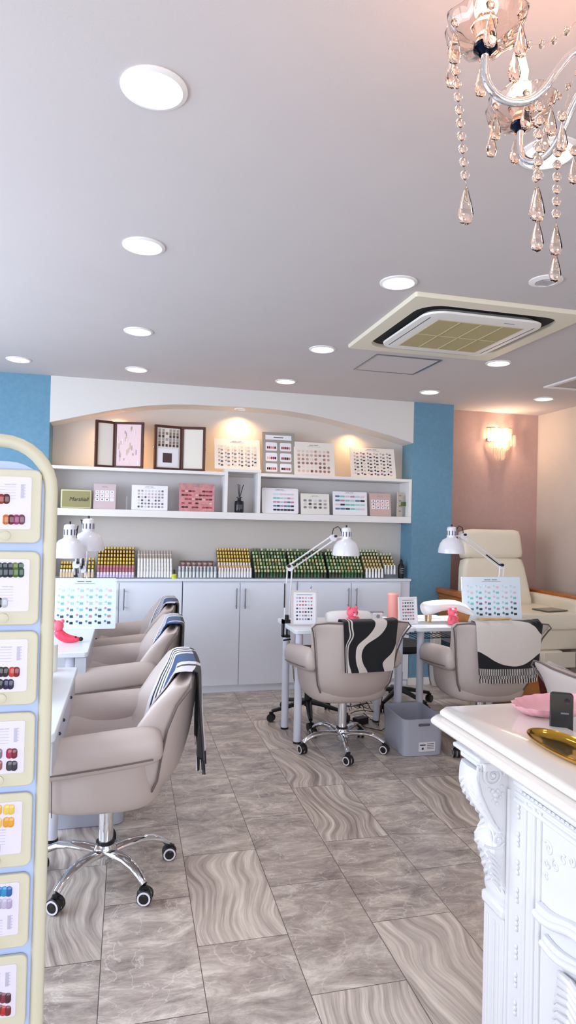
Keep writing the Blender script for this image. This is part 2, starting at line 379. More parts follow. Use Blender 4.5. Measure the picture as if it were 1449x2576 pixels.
# ------------------------------------------------------------------ wall shelf
sh=empty('wall_shelf',(0,YF,0),0,'long white two-tier wall shelf inside the arched niche','shelf')
xa,xb,xc,xd=X(565,1240),X(573,1240),X(648,1240),X(656,1240)
MB().box(-.597,2.387,.002,.222,1.40,1.455).build('bottom_shelf',white2,sh,.002)
MB().box(-.597,xa,.002,.222,1.755,1.78).build('top_shelf',white2,sh,.002)
MB().box(xd,2.387,.002,.222,1.758,1.783).build('top_shelf',white2,sh,.002)
MB().box(xa,xd,.0,.222,1.785,1.81).build('top_shelf',white2,sh,.002)
for a,b,t_ in((-.597,-.575,1.755),(2.36,2.387,1.758),(xa,xb,1.785),(xc,xd,1.785)):
    MB().box(a,b,.002,.222,1.455,t_).build('divider',white2,sh,.002)
MB().box(-.575,2.36,.20,.222,1.455,1.755).build('back_panel',mat('shelf_back','#cdc8c8',.8),sh)
# ------------------------------------------------------------------ display boards
PAL={'nude':['#e8cfc8','#d9b2a6','#c79c90','#b98378','#f0dcd2','#a5766f','#7f5750','#e4c3b0'],
'warm':['#f0e2cf','#e4cdb4','#c9a88b','#9d8676','#6f6a6a','#44413f','#e9d6c2','#b69a86'],
'dark':['#c9b6ae','#9c8f92','#6d5c62','#2d2930','#121118','#d9b9aa','#7a3c48','#4d4a55'],
'red':['#b8404a','#8a2430','#d98c8c','#5e1a22','#e9b4b0','#a33a52','#3b1218','#c96a70'],
'cool':['#d3e2ec','#e8c8d4','#b4d4d8','#7cc8c4','#c58aa4','#5a7d98','#2c4258','#191d2a'],
'grey':['#b9b4b8','#8f8b92','#d6d2d6','#6e6a72','#a79fa6','#c9b8bc','#55525a','#e3dfe3']}
def pal(n):
    return [mat('gel_%s_%d'%(n,i),c,.25) for i,c in enumerate(PAL[n])]
def board(name,px0,px1,pyt,pyb,Y,label,cat,rows,cols,pname,panel=paper,style='pair',lean=.16,rr=.004,group=None,frame=None,top=.16,grad=True,side=None,lefts=.06,rights=.06,z=None,head=True,bot=.07,th=.006):
    a=AY(px0,pyb,Y);b=AY(px1,pyb,Y);tp=AY((px0+px1)/2,pyt,Y+.02)
    zb=z if z is not None else (a.z+b.z)/2
    w=b.x-a.x;h=(tp.z-zb)/math.cos(lean)
    t=empty(name,((a.x+b.x)/2,Y,zb),0,label,cat,group,rx=-lean)
    k=MB().prism(rrect(w,h,rr,4,0,h/2),0,th,'y');k.build('panel',panel,t)
    mats=pal(pname);k=MB();H0=h*(1-top);H1=h*bot;W0=-w/2+w*lefts;W1=w/2-w*rights
    for r in range(rows):
        for c in range(cols):
            cx=W0+(W1-W0)*(c+.5)/cols;cz=H0-(H0-H1)*(r+.5)/rows
            cw=(W1-W0)/cols;chh=(H0-H1)/rows
            g=(r/max(1,rows-1)) if grad else random.random()
            mi=min(7,max(0,int(g*5.2+random.random()*2.8)))
            if style=='pair':
                k.prism([(cx-cw*.24+cw*.13*math.cos(q*PI/4),cz+chh*.14+cw*.13*math.sin(q*PI/4)) for q in range(8)],-.002,0,'y',max(0,mi-1))
                k.prism(rrect(cw*.16,chh*.4,cw*.06,3,cx+cw*.08,cz-chh*.1),-.0025,0,'y',mi);k.prism(rrect(cw*.16,chh*.4,cw*.06,3,cx+cw*.25,cz-chh*.1),-.0025,0,'y',mi)
            elif style=='nail':
                k.prism(rrect(cw*.62,chh*.62,min(cw,chh)*.28,3,cx,cz),-.0025,0,'y',mi)
            elif style=='bar':
                k.prism(rrect(cw*.9,chh*.42,min(cw,chh)*.15,2,cx,cz),-.0025,0,'y',mi)
            elif style=='card':
                k.prism(rrect(cw*.8,chh*.8,cw*.08,2,cx,cz),-.001,0,'y',8)
                
                if rows*cols==6:
                    for q5 in range(5):k.prism(rrect(cw*.1,chh*.24,cw*.04,3,cx-cw*.26+cw*.13*q5,cz-chh*.1),-.003,-.001,'y',min(7,(mi+q5//2)%8))
                else:k.prism(rrect(cw*.28,chh*.36,cw*.1,3,cx,cz),-.003,-.001,'y',mi)
            if style=='card' and rows*cols==6:k.build('sample_card',mats+[paper],t);k=MB()
    if k.v:k.build('nail_swatches',mats+[paper],t)
    if head:
        k=MB()
        zt=h*(1-top*.45)
        k.box(-w*.12,-w*.01,-.0012,0,zt,zt+h*.018);k.box(w*.01,w*.10,-.0012,0,zt,zt+h*.018)
        k.box(-w*.16,w*.16,-.001,0,zt-h*.035,zt-h*.028)
        k.build('printed_heading',ink,t)
    return t,w,h
# top shelf
def folding_case(pl,pm,pr_,pyt,pyb,Y,label,art_left):
    """two hinged dark wood frames standing open"""
    a=AY(pl,pyb,Y);b=AY(pm,pyb,Y+.05);c=AY(pr_,pyb,Y)
    z0=1.7805;zt=AY(pl,pyt,Y).z;hgt=zt-z0
    t=empty('wooden_display_case',(b.x,Y+.05,z0),0,label,'display case')
    for s,(e) in(('l',a),('r',c)):
        dx=e.x-b.x;dy=e.y-(Y+.05);L=math.hypot(dx,dy);ang=math.atan2(dy,dx)
        M=Matrix.Rotation(ang,4,'Z')
        sg=1 if s=='r' else -1
        # for left leaf, flip so face looks at the viewer (-y)
        k=MB();f=.02;d=.028
        y0,y1=(-d,0) if s=='r' else (0,d)
        k.box(0,L,y0,y1,0,f,0,M);k.box(0,L,y0,y1,hgt-f,hgt,0,M);k.box(0,f,y0,y1,f,hgt-f,0,M);k.box(L-f,L,y0,y1,f,hgt-f,0,M)
        leaf=k.build('frame',woodd,t,.002)
        k=MB();yi=(y0+y1)/2;art=(s=='l')==art_left
        pm_=mat('case_lining','#e6dfd4',.7)
        k.box(f,L-f,yi-.003,yi+.003,f,hgt-f,0,M);k.build('inner_panel',pm_,leaf)
        if art:
            k=MB();yy=yi-.005 if s=='r' else yi+.005
            ya,yb_=min(yy,yi),max(yy,yi)
            if art_left:
                for r in range(6):
                    for q in range(6):
                        if q in(3,) and r%2:continue
                        x=f+(L-2*f)*(q+.7)/6.4;z=hgt*.52+(hgt*.4)*(r+.5)/6
                        k.box(x-.008,x+.008,ya-.002,yb_+.002,z-.01,z+.01,r%3,M)
                k.box(f+.05*L,L-f-.05*L,ya,yb_,f+.01,hgt*.48,3,M);k.box(f+.28*L,L-f-.22*L,ya-.002,yb_+.002,hgt*.17,hgt*.38,0,M)
                k.build('nail_chart',[mat('chart_dark','#4a3238',.5),mat('chart_brown','#8a7466',.5),mat('chart_grey','#a59a9a',.5),paper],leaf)
            else:
                k.box(f-.006,L-f,ya-.004,yb_+.004,f,hgt-f,0,M)
                for q in range(26):
                    x=f+random.random()*(L-2*f-.02);z=f+random.random()*(hgt-2*f-.04);k.box(x,x+.004+random.random()*.006,ya-.007,yb_+.007,z,z+.015+random.random()*.04,1+q%3,M)
                k.build('art_print',[mat('print_pink','#e8cdd0',.6),mat('print_mauve','#b9a0b0',.6),mat('print_gold','#cfb89a',.6),mat('print_white','#f2e8e4',.6)],leaf)
        k=MB();k.sph((L+.004 if True else 0,(y0+y1)/2,hgt*.5),.006,0,8,1.6,M);tag(k.build('clasp',chrome,leaf),'small chrome clasp')
    return t
folding_case(236,287,361,1056,1172,5.20,'dark wood hinged case standing open with pink marbled print, left on top shelf',False)
folding_case(385,455,516,1068,1180,5.20,'dark wood hinged case standing open with nail design chart, second on top shelf',True)
board('swatch_board',540,655,1103,1180,5.19,'large cream gel colour board standing half over the raised shelf cube','display board',6,6,'warm',paperw,z=1.811,lean=.25,top=.18)
# grey frame with six small cards
tb,w,h=board('card_display',660,742,1087,1190,5.20,'tall grey display with title strip and six small cards','display board',3,2,'red',mat('frame_grey','#9d9890',.5),style='card',z=1.784,lean=.14,top=.22,head=False,bot=.03)
MB().box(-w*.4,w*.4,-.002,0,h*.82,h*.93).build('title_card',paper,tb)
MB().box(-w*.15,w*.15,-.003,-.0021,h*.865,h*.885).build('title_text',inkd,tb)
board('swatch_board',741,843,1112,1194,5.185,'white board with pink gel swatch rows and side column beside the six-card display','display board',6,8,'nude',paperw,style='nail',z=1.784,lean=.2,top=.22,rights=.1)
board('swatch_board',884,997,1126,1200,5.19,'white board of dark round gel swatches, alone at right end of top shelf','display board',7,6,'dark',paperw,z=1.784,lean=.25,top=.14)
# lower shelf
SPR=AY(229,1275,5.17).x+.40
sp=empty('bluetooth_speaker',(-.40,5.19,1.4555),0,'cream and olive box speaker with script lettering, left end of lower shelf','speaker')
MB().box(-.11,SPR,-.02,.10,0,.145).build('cabinet',mat('speaker_cream','#d8d4a8',.5),sp,.008)
MB().box(-.098,SPR-.012,-.026,-.018,.012,.133).build('grille_cloth',mat('speaker_cloth','#a9a274',.9,bump=.5,bscale=900),sp,.002)
textmesh('logo','Marshall',.042,mat('logo_dark','#3c3a2c',.4),sp,(.022,-.0275,.058),(PI/2,0,0),.001,.3)
board('swatch_board',234,290,1217,1284,5.18,'small pinkish calendar-like swatch card between cream speaker and white board','display board',3,4,'grey',mat('pinkgrey_card','#cdb9bd',.6),style='card',z=1.4565,top=.25,bot=.3,head=True,group=None)
board('swatch_board',330,421,1221,1286,5.18,'white board with dotted swatch grid left and bars right, on lower shelf','display board',6,8,'grey',paper,style='nail',z=1.4565,lean=.14,grad=False,lefts=.15,rights=.1)
board('swatch_board',450,539,1217,1287,5.18,'dark red glossy board with pink swatch rows on lower shelf','display board',5,9,'red',mat('red_board','#c98a8c',.35,var=.25,vscale=30),style='bar',z=1.4565,lean=.12,grad=False,top=.2)
MB().box(-.006,.006,-.012,.012,0,.105).build('acrylic_stand',acr,loc=(AY(318,1285,5.19).x,5.19,1.4555))
tag(bpy.data.objects['acrylic_stand'],'thin clear acrylic upright standing alone left of the dotted white board','stand')
d=empty('reed_diffuser',(AY(601,1290,5.19).x,5.19,1.4555),0,'black reed diffuser bottle in the raised shelf cube','diffuser')
MB().lathe([(0,0),(.036,0),(.038,.006),(.038,.085),(.034,.095),(.016,.1),(.014,.12),(.024,.122),(.024,.128),(0,.128)],n=24).build('bottle',mat('black_glass','#14181f',.12),d)
MB().box(-.02,.02,-.0395,-.036,.03,.065).build('label_sticker',mat('sticker','#39424c',.5),d)
for q,(dx,dz) in enumerate(((-.014,.235),(.002,.23),(.032,.23))):MB().tube([(0,0,.11),(dx,0,dz)],.0035,8).build('reed',black,d)
board('swatch_board',659,751,1228,1290,5.18,'white rounded board with teal and red swatch columns next to the shelf cube','display board',5,6,'cool',paper,style='bar',z=1.4565,lean=.14,rr=.015,grad=True,lefts=.3,rights=.12)
board('swatch_board',757,829,1242,1297,5.18,'small off-white board of fifteen pale swatches on lower shelf','display board',3,5,'grey',mat('ivory_card','#e6e2da',.6),style='nail',z=1.4565,lean=.16,grad=False,top=.25,bot=.25)
board('swatch_board',838,924,1237,1299,5.18,'white board with four rows of grey and pink swatches, lower shelf','display board',4,6,'cool',paper,style='bar',z=1.4565,lean=.14,grad=False,top=.12,bot=.18)
board('swatch_board',931,984,1241,1300,5.18,'small brownish pink swatch card second from right on lower shelf','display board',3,4,'red',mat('pinkbrown_card','#c9ada6',.6),style='card',z=1.4565,top=.28,bot=.3)
g=empty('price_card_stand',(AY(1006,1300,5.20).x,5.20,1.4555),.5,'beige folded menu card with green band at right end of shelf','card')
MB().box(-.04,.035,0,.006,0,.215).build('card',mat('beige_card','#cfc3b4',.6),g)
for q in range(4):MB().box(-.02,.012,-.001,0,.045+.045*q,.054+.045*q).build('text_line',mat('card_print','#8c7f74',.7),g)
MB().box(.03,.05,-.02,.01,0,.19).build('acrylic_upright',acr,g)
MB().box(.008,.058,-.026,-.004,.095,.13).build('green_band',mat('green_band','#4c6a1e',.6),g,.003)
# ------------------------------------------------------------------ polish racks on the worktop
def bottle(name,body,cap,hb,hc,rb,rc,mid=None):
    cut=.42 if hc>.03 and hb<.04 else 0
    hb2=hb+hc*cut;hc2=hc*(1-cut)
    k=MB().lathe([(0,0),(rb,0),(rb,hb2*.9),(rc*.8,hb2)],n=10,m=0).lathe([(rc,hb2),(rc*1.02,hb2+hc2*.05),(rc*.92,hb2+hc2),(0,hb2+hc2)],n=10,m=1)
    return k,[body,cap]
mb=lambda n,c,r=.3,me=0:mat('pol_'+n,c,r,me)
KINDS={'gold':bottle('b',mb('amber','#5d3a22'),mb('goldcap','#d9b765',.3,.4),.03,.034,.0115,.009),
'ylw':bottle('b',mb('olive','#6f5f1c'),mb('ycap','#e6c75c',.35,.2),.03,.034,.0115,.009),
'rose':bottle('b',mb('rose','#b06a74'),mb('rosecap','#c9848a'),.03,.036,.0115,.0105),
'lilac':bottle('b',mb('lilac','#d9c4e6'),mb('lilcap','#f0e4f6'),.02,.022,.0115,.010),
'white':bottle('b',mb('wht','#eeeef2'),mb('whtcap','#f6f4f2'),.035,.045,.0105,.009),
'taupe':bottle('b',mb('ctaupe','#e6ddd0'),mb('tcap','#b7a59c'),.035,.045,.0105,.008),
'silver':bottle('b',mb('slv','#dfe6ea'),mb('slvcap','#c3ccd4',.25,.3),.05,.04,.011,.010),
'jar':bottle('b',mb('jar','#c9a49c',.2),mb('jarlid','#7a5a58'),.018,.008,.018,.018),
'cream':bottle('b',mb('crm','#e0c7a6'),mb('crmcap','#f0e9dd'),.03,.034,.0115,.009),
'orng':bottle('b',mb('org','#b06a3c'),mb('orgcap','#e2bd8e'),.03,.034,.0115,.009),
'grn1':bottle('b',mb('g1','#1f5a35'),mb('g1cap','#9aa86c'),.032,.034,.0115,.0095),
'grn2':bottle('b',mb('g2','#2d3a22'),mb('g2cap','#c9d0a2'),.032,.034,.0115,.0095),
'grn3':bottle('b',mb('g3','#2f6f35'),mb('g3cap','#6f7a58'),.032,.034,.0115,.0095),
'tan':bottle('b',mb('tn','#7a6a30'),mb('tncap','#d8c38c'),.032,.034,.0115,.009)}
PROTO={}
NAMES={'gold':'gold_capped_polish','ylw':'gold_capped_polish','rose':'rose_polish','lilac':'lilac_polish','white':'white_gel_tube','taupe':'white_gel_tube','silver':'silver_gel_tube','jar':'gel_jar','cream':'cream_capped_polish','orng':'cream_capped_polish','grn1':'green_gel_bottle','grn2':'green_gel_bottle','grn3':'green_gel_bottle','tan':'tan_capped_polish'}
def put(kind,x,y,z,label,group,cat='nail polish'):
    key=kind
    if key not in PROTO:
        k,ms=KINDS[kind];o=k.build(NAMES[kind],ms);PROTO[key]=o
    else:
        o=PROTO[key].copy();COL.objects.link(o)
    o.location=(x,y,z);tag(o,label,cat,group);return o
def rack(px0,px1,cols,rows,label,rlabel,Ybase=5.165,dy=.0262,dz=.028,side=acr,z0=.918,desc='nail bottle'):
    """rows: list of kinds from front to back"""
    x0=AY(px0,1450,YF+.02).x;x1=AY(px1,1450,YF+.02).x;n=len(rows);W=x1-x0
    t=empty('polish_rack',((x0+x1)/2,Ybase-.013,z0),0,rlabel,'rack')
    k=MB()
    for r in range(n):
        k.box(-W/2,W/2,r*dy,r*dy+dy,max(0,.002+r*dz-.004),.006+r*dz)
        k.box(-W/2,W/2,r*dy-.001,r*dy+.001,max(0,.002+(r-1)*dz),.006+r*dz+.004)
    k.build('steps',acr,t)
    for s in(-1,1):
        pts=[(0,0),(n*dy,0),(n*dy,n*dz+.02),(n*dy-dy,n*dz+.02),(0,.03)]
        MB().prism(pts,s*W/2-.002*s,s*W/2,'x').build('side_panel',side,t)
    for r,kd in enumerate(rows):
        for c in range(cols):
            kk=kd if isinstance(kd,str) else kd[(c*7+r*3+int(random.random()*2))%len(kd)]
            if kk=='-':continue
            x=x0+W*(c+.5)/cols;put(kk,x,Ybase+r*dy,z0+.0065+r*dz,label%'', 'bottles in '+rlabel[:60])
rack(150,186,5,['cream','ylw','gold'],'small gold-capped polish bottle%s in the rack behind the near left desk lamp','low clear polish rack at far left behind desk lamp')
rack(200,237,4,['cream','ylw','ylw','gold'],'small gold-capped polish bottle%s in the narrow rack right of the far left lamp','narrow clear polish rack right of the left desk lamps')
rack(243,338,12,['lilac','rose','ylw','ylw','gold','gold','gold'],'small capped bottle%s in the tall gold, rose and lilac rack','clear tiered rack with lilac, rose and gold bottles')
rack(345,434,12,['white','white','white','taupe','taupe'],'slim white tube%s in the all-white rack','clear tiered rack filled with slim white tubes',dz=.032)
rack(447,546,11,['silver'],'silver-white tube%s in the single front row of the low rack','low clear rack with one row of silver-white tubes')
rack(549,634,12,['white','orng','cream','ylw','gold','ylw','gold'],'small capped bottle%s in the yellow and cream rack beside green racks','tiered rack with yellow, orange and cream bottles on white base')
G=[('grn1','grn2'),('grn2','tan','grn1'),('grn2','grn3','grn1'),('grn1','grn2','tan'),('grn3','grn2'),('grn2','grn1','grn3'),('grn3','grn2')]
rack(640,726,11,G,'small green bottle%s in the leftmost of three green racks','dark-sided tiered rack of green bottles, leftmost of three',side=smoke)
rack(730,823,11,G,'small green bottle%s in the middle green rack','dark-sided tiered rack of green bottles, middle of three',side=smoke)
rack(827,915,11,G,'small green bottle%s in the rightmost of three green racks','dark-sided tiered rack of green bottles, rightmost of three',side=smoke)
rack(919,966,6,['white','tan','tan','tan','tan','grn2','grn2'],'small tan-capped bottle%s in the narrow rack with white base','narrow tiered rack of tan-capped bottles with white front row')
rack(969,1000,4,['-','white','tan','tan','tan','grn2'],'small tan-capped bottle%s in the last rack before the black spray bottle','last small rack at right end of worktop')
# jars in upper tier behind silver tubes
t=empty('jar_riser',((X(455)+X(540))/2,5.26,.918),0,'wire riser holding brown-lidded jars behind silver tubes','rack')
W_=X(540)-X(455)
k=MB()
for yy in(-.03,.05):
    for zz in(.075,.13):k.tube([(-W_/2,yy,zz),(W_/2,yy,zz)],.0015,6)
    for q in range(7):
        x=-W_/2+W_*q/6;k.tube([(x,yy,0),(x,yy,.13)],.0015,6)
for q in range(7):
    x=-W_/2+W_*q/6;k.tube([(x,-.03,.13),(x,.05,.13)],.0015,6);k.tube([(x,-.03,.075),(x,.05,.075)],.0015,6)
k.build('wire_frame',mat('wire_brown','#5a3c3c',.4,.4),t)
for q in range(6):
    for lv,zz in enumerate((.0775,.104)):
        x=X(455)+W_*(q+.5)/6;put('jar',x,5.27,.918+zz,'small pinkish jar with brown lid in the wire riser','jars in the wire riser','jar')
b=empty('yellow_bottle',(AY(438,1445,5.15).x,5.155,.918),0,'squat bright yellow bottle with black dropper cap on worktop','bottle')
MB().lathe([(0,0),(.019,0),(.02,.004),(.02,.032),(.008,.038),(0,.038)],n=16).build('body',mat('neon_yellow','#d6dd2c',.25),b)
MB().lathe([(0,.038),(.009,.038),(.008,.07),(0,.072)],n=12).build('cap',black,b)
s=empty('spray_bottle',(AY(1011,1450,5.18).x,5.20,.918),0,'black spray bottle at right end of worktop beside blue pillar','bottle')
MB().lathe([(0,0),(.024,0),(.026,.005),(.026,.11),(.012,.13),(0,.13)],n=20).build('body',black,s)
MB().lathe([(0,.13),(.014,.13),(.013,.15),(.007,.155),(.007,.165),(0,.166)],n=14).build('pump',blackm,s)
k=MB()
for q in range(3):k.box(-.012,.012,-.0275,-.025,.045+.02*q,.05+.02*q)
k.build('printed_text',mat('print_grey','#8a8a92',.5),s)
# ------------------------------------------------------------------ salon chairs
def ss(x):x=max(0,min(1,x));return x*x*(3-2*x)
BZ0,BZ1=.35,.825
def itp(pts,x):
    if x<=pts[0][0]:return pts[0][1]
    for (a,b),(c,d) in zip(pts,pts[1:]):
        if x<=c:return b+(d-b)*ss((x-a)/(c-a))*.5+(d-b)*((x-a)/(c-a))*.5
    return pts[-1][1]
def back_w(v):
    z=BZ0+(BZ1-BZ0)*v
    return itp([(.35,.15),(.40,.205),(.46,.235),(.60,.252),(.70,.268),(.78,.292),(.82,.306),(.85,.302)],z)
OC=[(.35,-.18),(.39,-.235),(.45,-.275),(.52,-.30),(.62,-.322),(.75,-.335),(.85,-.335)]
SE=[(.35,-.15),(.45,-.185),(.60,-.205),(.70,-.235),(.85,-.305)]
IE=[(.35,-.08),(.50,-.05),(.62,-.075),(.72,-.145),(.80,-.21),(.85,-.25)]
IC=[(.35,-.14),(.50,-.175),(.65,-.21),(.85,-.272)]
def back_y(u,v,out=True):
    z=BZ0+(BZ1-BZ0)*v
    f=abs(u)**2.8
    if out:
        c,e=itp(OC,z),itp(SE,z);return c+(e-c)*f
    c,e=itp(IC,z),itp(IE,z);return c+(e-c)*abs(u)**2.2
def back_z(u,v): return BZ0+(BZ1-BZ0)*v+.014*abs(u)**3*v-.034*max(0,abs(u)-.8)**2/.04*v**4
def make_chair():
    t=empty('salon_chair')
    # tub
    k=MB();n=48;rings=[]
    def ring(rx,ry,zf,cy=0.02,e=2.6):
        out=[]
        for i in range(n):
            a=2*PI*i/n;c,s=math.cos(a),math.sin(a)
            x=rx*math.copysign(abs(c)**(2/e),c);y=cy+ry*math.copysign(abs(s)**(2/e),s)
            out.append(Vector((x,y,zf(a))))
        return out
    def zt(top,front):
        def f(a):
            d=abs((a-PI/2+PI)%(2*PI)-PI) # angle away from +y
            return front+(top-front)*ss((d-.62)/.35)
        return f
    rings=[ring(.05,.05,lambda a:.325),ring(.19,.185,lambda a:.327,.02,3.2),ring(.232,.22,lambda a:.338,.02,3.2),ring(.252,.236,lambda a:.375,.02,3),ring(.265,.243,lambda a:.42,.02,2.8),ring(.275,.247,zt(.49,.447)),ring(.282,.25,zt(.55,.455)),ring(.27,.245,zt(.57,.46)),ring(.228,.225,zt(.56,.458)),ring(.218,.215,zt(.50,.45)),ring(.21,.205,lambda a:.44),ring(.05,.05,lambda a:.44)]
    k.loft(rings);ts=k.build('tub_shell',leather,t,sub=1)
    for sx in(-1,1):
        for yy in(.17,.185):
            k=MB();k.tube([(sx*.250,yy,.35),(sx*.262,yy,.39),(sx*.268,yy,.44),(sx*.275,yy,.50)],.0018,5);k.build('seam',piping,ts)
    # seat cushion
    k=MB();rings=[]
    for (s,z) in((.6,.43),(.96,.435),(1,.455),(1,.475),(.95,.492),(.7,.5),(.2,.503)):
        rings.append([Vector((x*s,.035+y*s,z)) for x,y in rrect(.42,.40,.12,5)])
    k.loft(rings);k.build('seat_cushion',leather,t,sub=1)
    for sx in(-1,1):
        k=MB();path=[];r=[];rx=[]
        prof=[(-.205,.6,.6),(-.18,.9,.9),(-.12,1,1),(0,1,1),(.12,1,1),(.20,.98,.98),(.238,.85,.88),(.256,.55,.6),(.262,.15,.2)]
        for (y,a,b) in prof:
            path.append((sx*(.262+.012*ss((y+.2)/.4)),y,.593-.045*(y+.2)/.46));r.append(.052*a);rx.append(.073*b)
        k.tube(path,r,16,0,rx);a=k.build('armrest',leather,t,sub=1)
        k=MB();k.tube([(sx*(.268+.052),y,.585-.01*i) for i,y in enumerate((-.17,-.05,.08,.2))],.0025,6);
        k=MB();k.tube([(sx*.305,-.17,.552),(sx*.313,-.02,.535),(sx*.318,.12,.522),(sx*.312,.225,.513)],.0028,6);k.build('seam',piping,a)
    # backrest
    k=MB();rings=[];NU=18
    vs=[0,.05,.12,.2,.3,.4,.5,.6,.7,.8,.88,.94,.97,.99,1.0]
    for i,v in enumerate(vs):
        w=back_w(v);top=v>.955;sh={.97:.05,.99:.2,1.0:.45}.get(v,0)
        o=[];q=[]
        for j in range(NU+1):
            u=-1+2*j/NU;yo,yi=back_y(u,v,True),back_y(u,v,False);m=(yo+yi)/2
            yo=m+(yo-m)*(1-sh);yi=m+(yi-m)*(1-sh);z=back_z(u,v)
            o.append(Vector((u*w*(1-.02*sh),yo,z)));q.append(Vector((u*w*(.985-.02*sh),yi,z)))
        rings.append(o+q[::-1])
    k.loft(rings);b=k.build('backrest',leather,t,sub=1)
    pth=[(-back_w(v)*1.0,back_y(-1,v)-.002,back_z(-1,v)) for v in(.10,.2,.4,.6,.8,.92,.98)]
    pth+=[(u*back_w(1),back_y(u,1)+.006,back_z(u,1)-.002) for u in(-.93,-.7,-.4,0,.4,.7,.93)]
    pth+=[(back_w(v)*1.0,back_y(1,v)-.002,back_z(1,v)) for v in(.98,.92,.8,.6,.4,.2,.10)]
    k=MB();k.tube(pth,.0045,6);k.build('piping',piping,b)
    # base
    MB().lathe([(0,.10),(.027,.10),(.027,.30),(.05,.305),(.09,.325),(.09,.337),(0,.337)],n=20).build('gas_column',chrome,t)
    k=MB().lathe([(0,.055),(.03,.055),(.04,.075),(.042,.115),(.034,.13),(0,.13)],n=20).lathe([(.0345,.128),(.036,.13),(.036,.138),(.028,.14)],n=20,m=1);k.build('hub',[chrome,black],t)
    for q in range(5):
        an=CH_OFF+2*PI*q/5;M=Matrix.Rotation(an,4,'Z')
        k=MB();path=[M@Vector((x,0,z)) for x,z in((.02,.098),(.08,.108),(.14,.112),(.19,.105),(.235,.085),(.258,.068))]
        k.tube(path,[.027,.025,.023,.020,.017,.014],10,0,[.015,.015,.014,.013,.012,.013]);L=k.build('leg',chrome,t)
        MC=M@Matrix.Translation((.262,0,0))@Matrix.Rotation(an*1.7+.6,4,'Z')
        k=MB()
        for s in(-1,1):
            MM=MC@Matrix.Translation((0,s*.013,.028))@Matrix.Rotation(PI/2,4,'X')
            k.lathe([(0,-.009),(.024,-.009),(.028,-.006),(.028,.006),(.024,.009),(0,.009)],n=20,m=0,M=MM)
            k.lathe([(.0185,-.0098),(.0245,-.0098),(.0245,.0098),(.0185,.0098)],n=24,m=1,M=MM);k.lathe([(0,-.0102),(.018,-.0102),(.018,.0102),(0,.0102)],n=24,m=0,M=MM)
        k.box(-.02,.012,-.006,.006,.02,.058,0,MC);k.lathe([(0,.05),(.012,.05),(.012,.062),(0,.066)],n=12,m=0,M=MC)
        k.sph((0,0,.034),.026,0,12,.8,MC@Matrix.Translation((-.004,0,.002)))
        tag(k.build('caster',[black,rubber],L),'black twin caster with white ring')
    return t
CH_OFF=0.0
chair0=make_chair()
GRP='taupe salon chairs'
chairs={}
def place(loc,rz,label,first=False,base=0):
    if first:
        chair0.location=loc;chair0.rotation_euler=(0,0,rz);tag(chair0,label,'chair',GRP);return chair0
    c=copytree(chair0,loc,rz,label,GRP);c['category']='chair'
    if base:
        for o_ in bpy.data.objects:
            if o_.parent==c and o_.name.startswith('leg'):o_.rotation_euler=(0,0,base)
    return c
# desks seen: chairs A,B,C at left face -x  (local +y -> -x : rz=+90deg)
CA=((-.055,2.60,0),PI/2-.03);CB=((-.03,3.65,0),PI/2-.02);CC=((.0,4.46,0),PI/2)
C1=((1.31,3.755,0),.03);C2=((2.175,3.63,0),-.10);C3=((2.01,2.14,0),-PI/2)
place(*CA,'large taupe leather salon chair in left foreground with navy striped throw on chrome base',True)
place(*CB,'taupe leather salon chair directly behind the left foreground chair')
place(*CC,'taupe leather salon chair farthest back in the left row, mostly hidden by others')
place(*C1,'taupe leather salon chair at centre desk with black wavy throw, seen from behind',base=.73)
place(*C2,'taupe leather salon chair at right desk with cream and black throw')
place(*C3,'grey-taupe salon chair turned sideways behind the white mantel at right edge',base=.9)
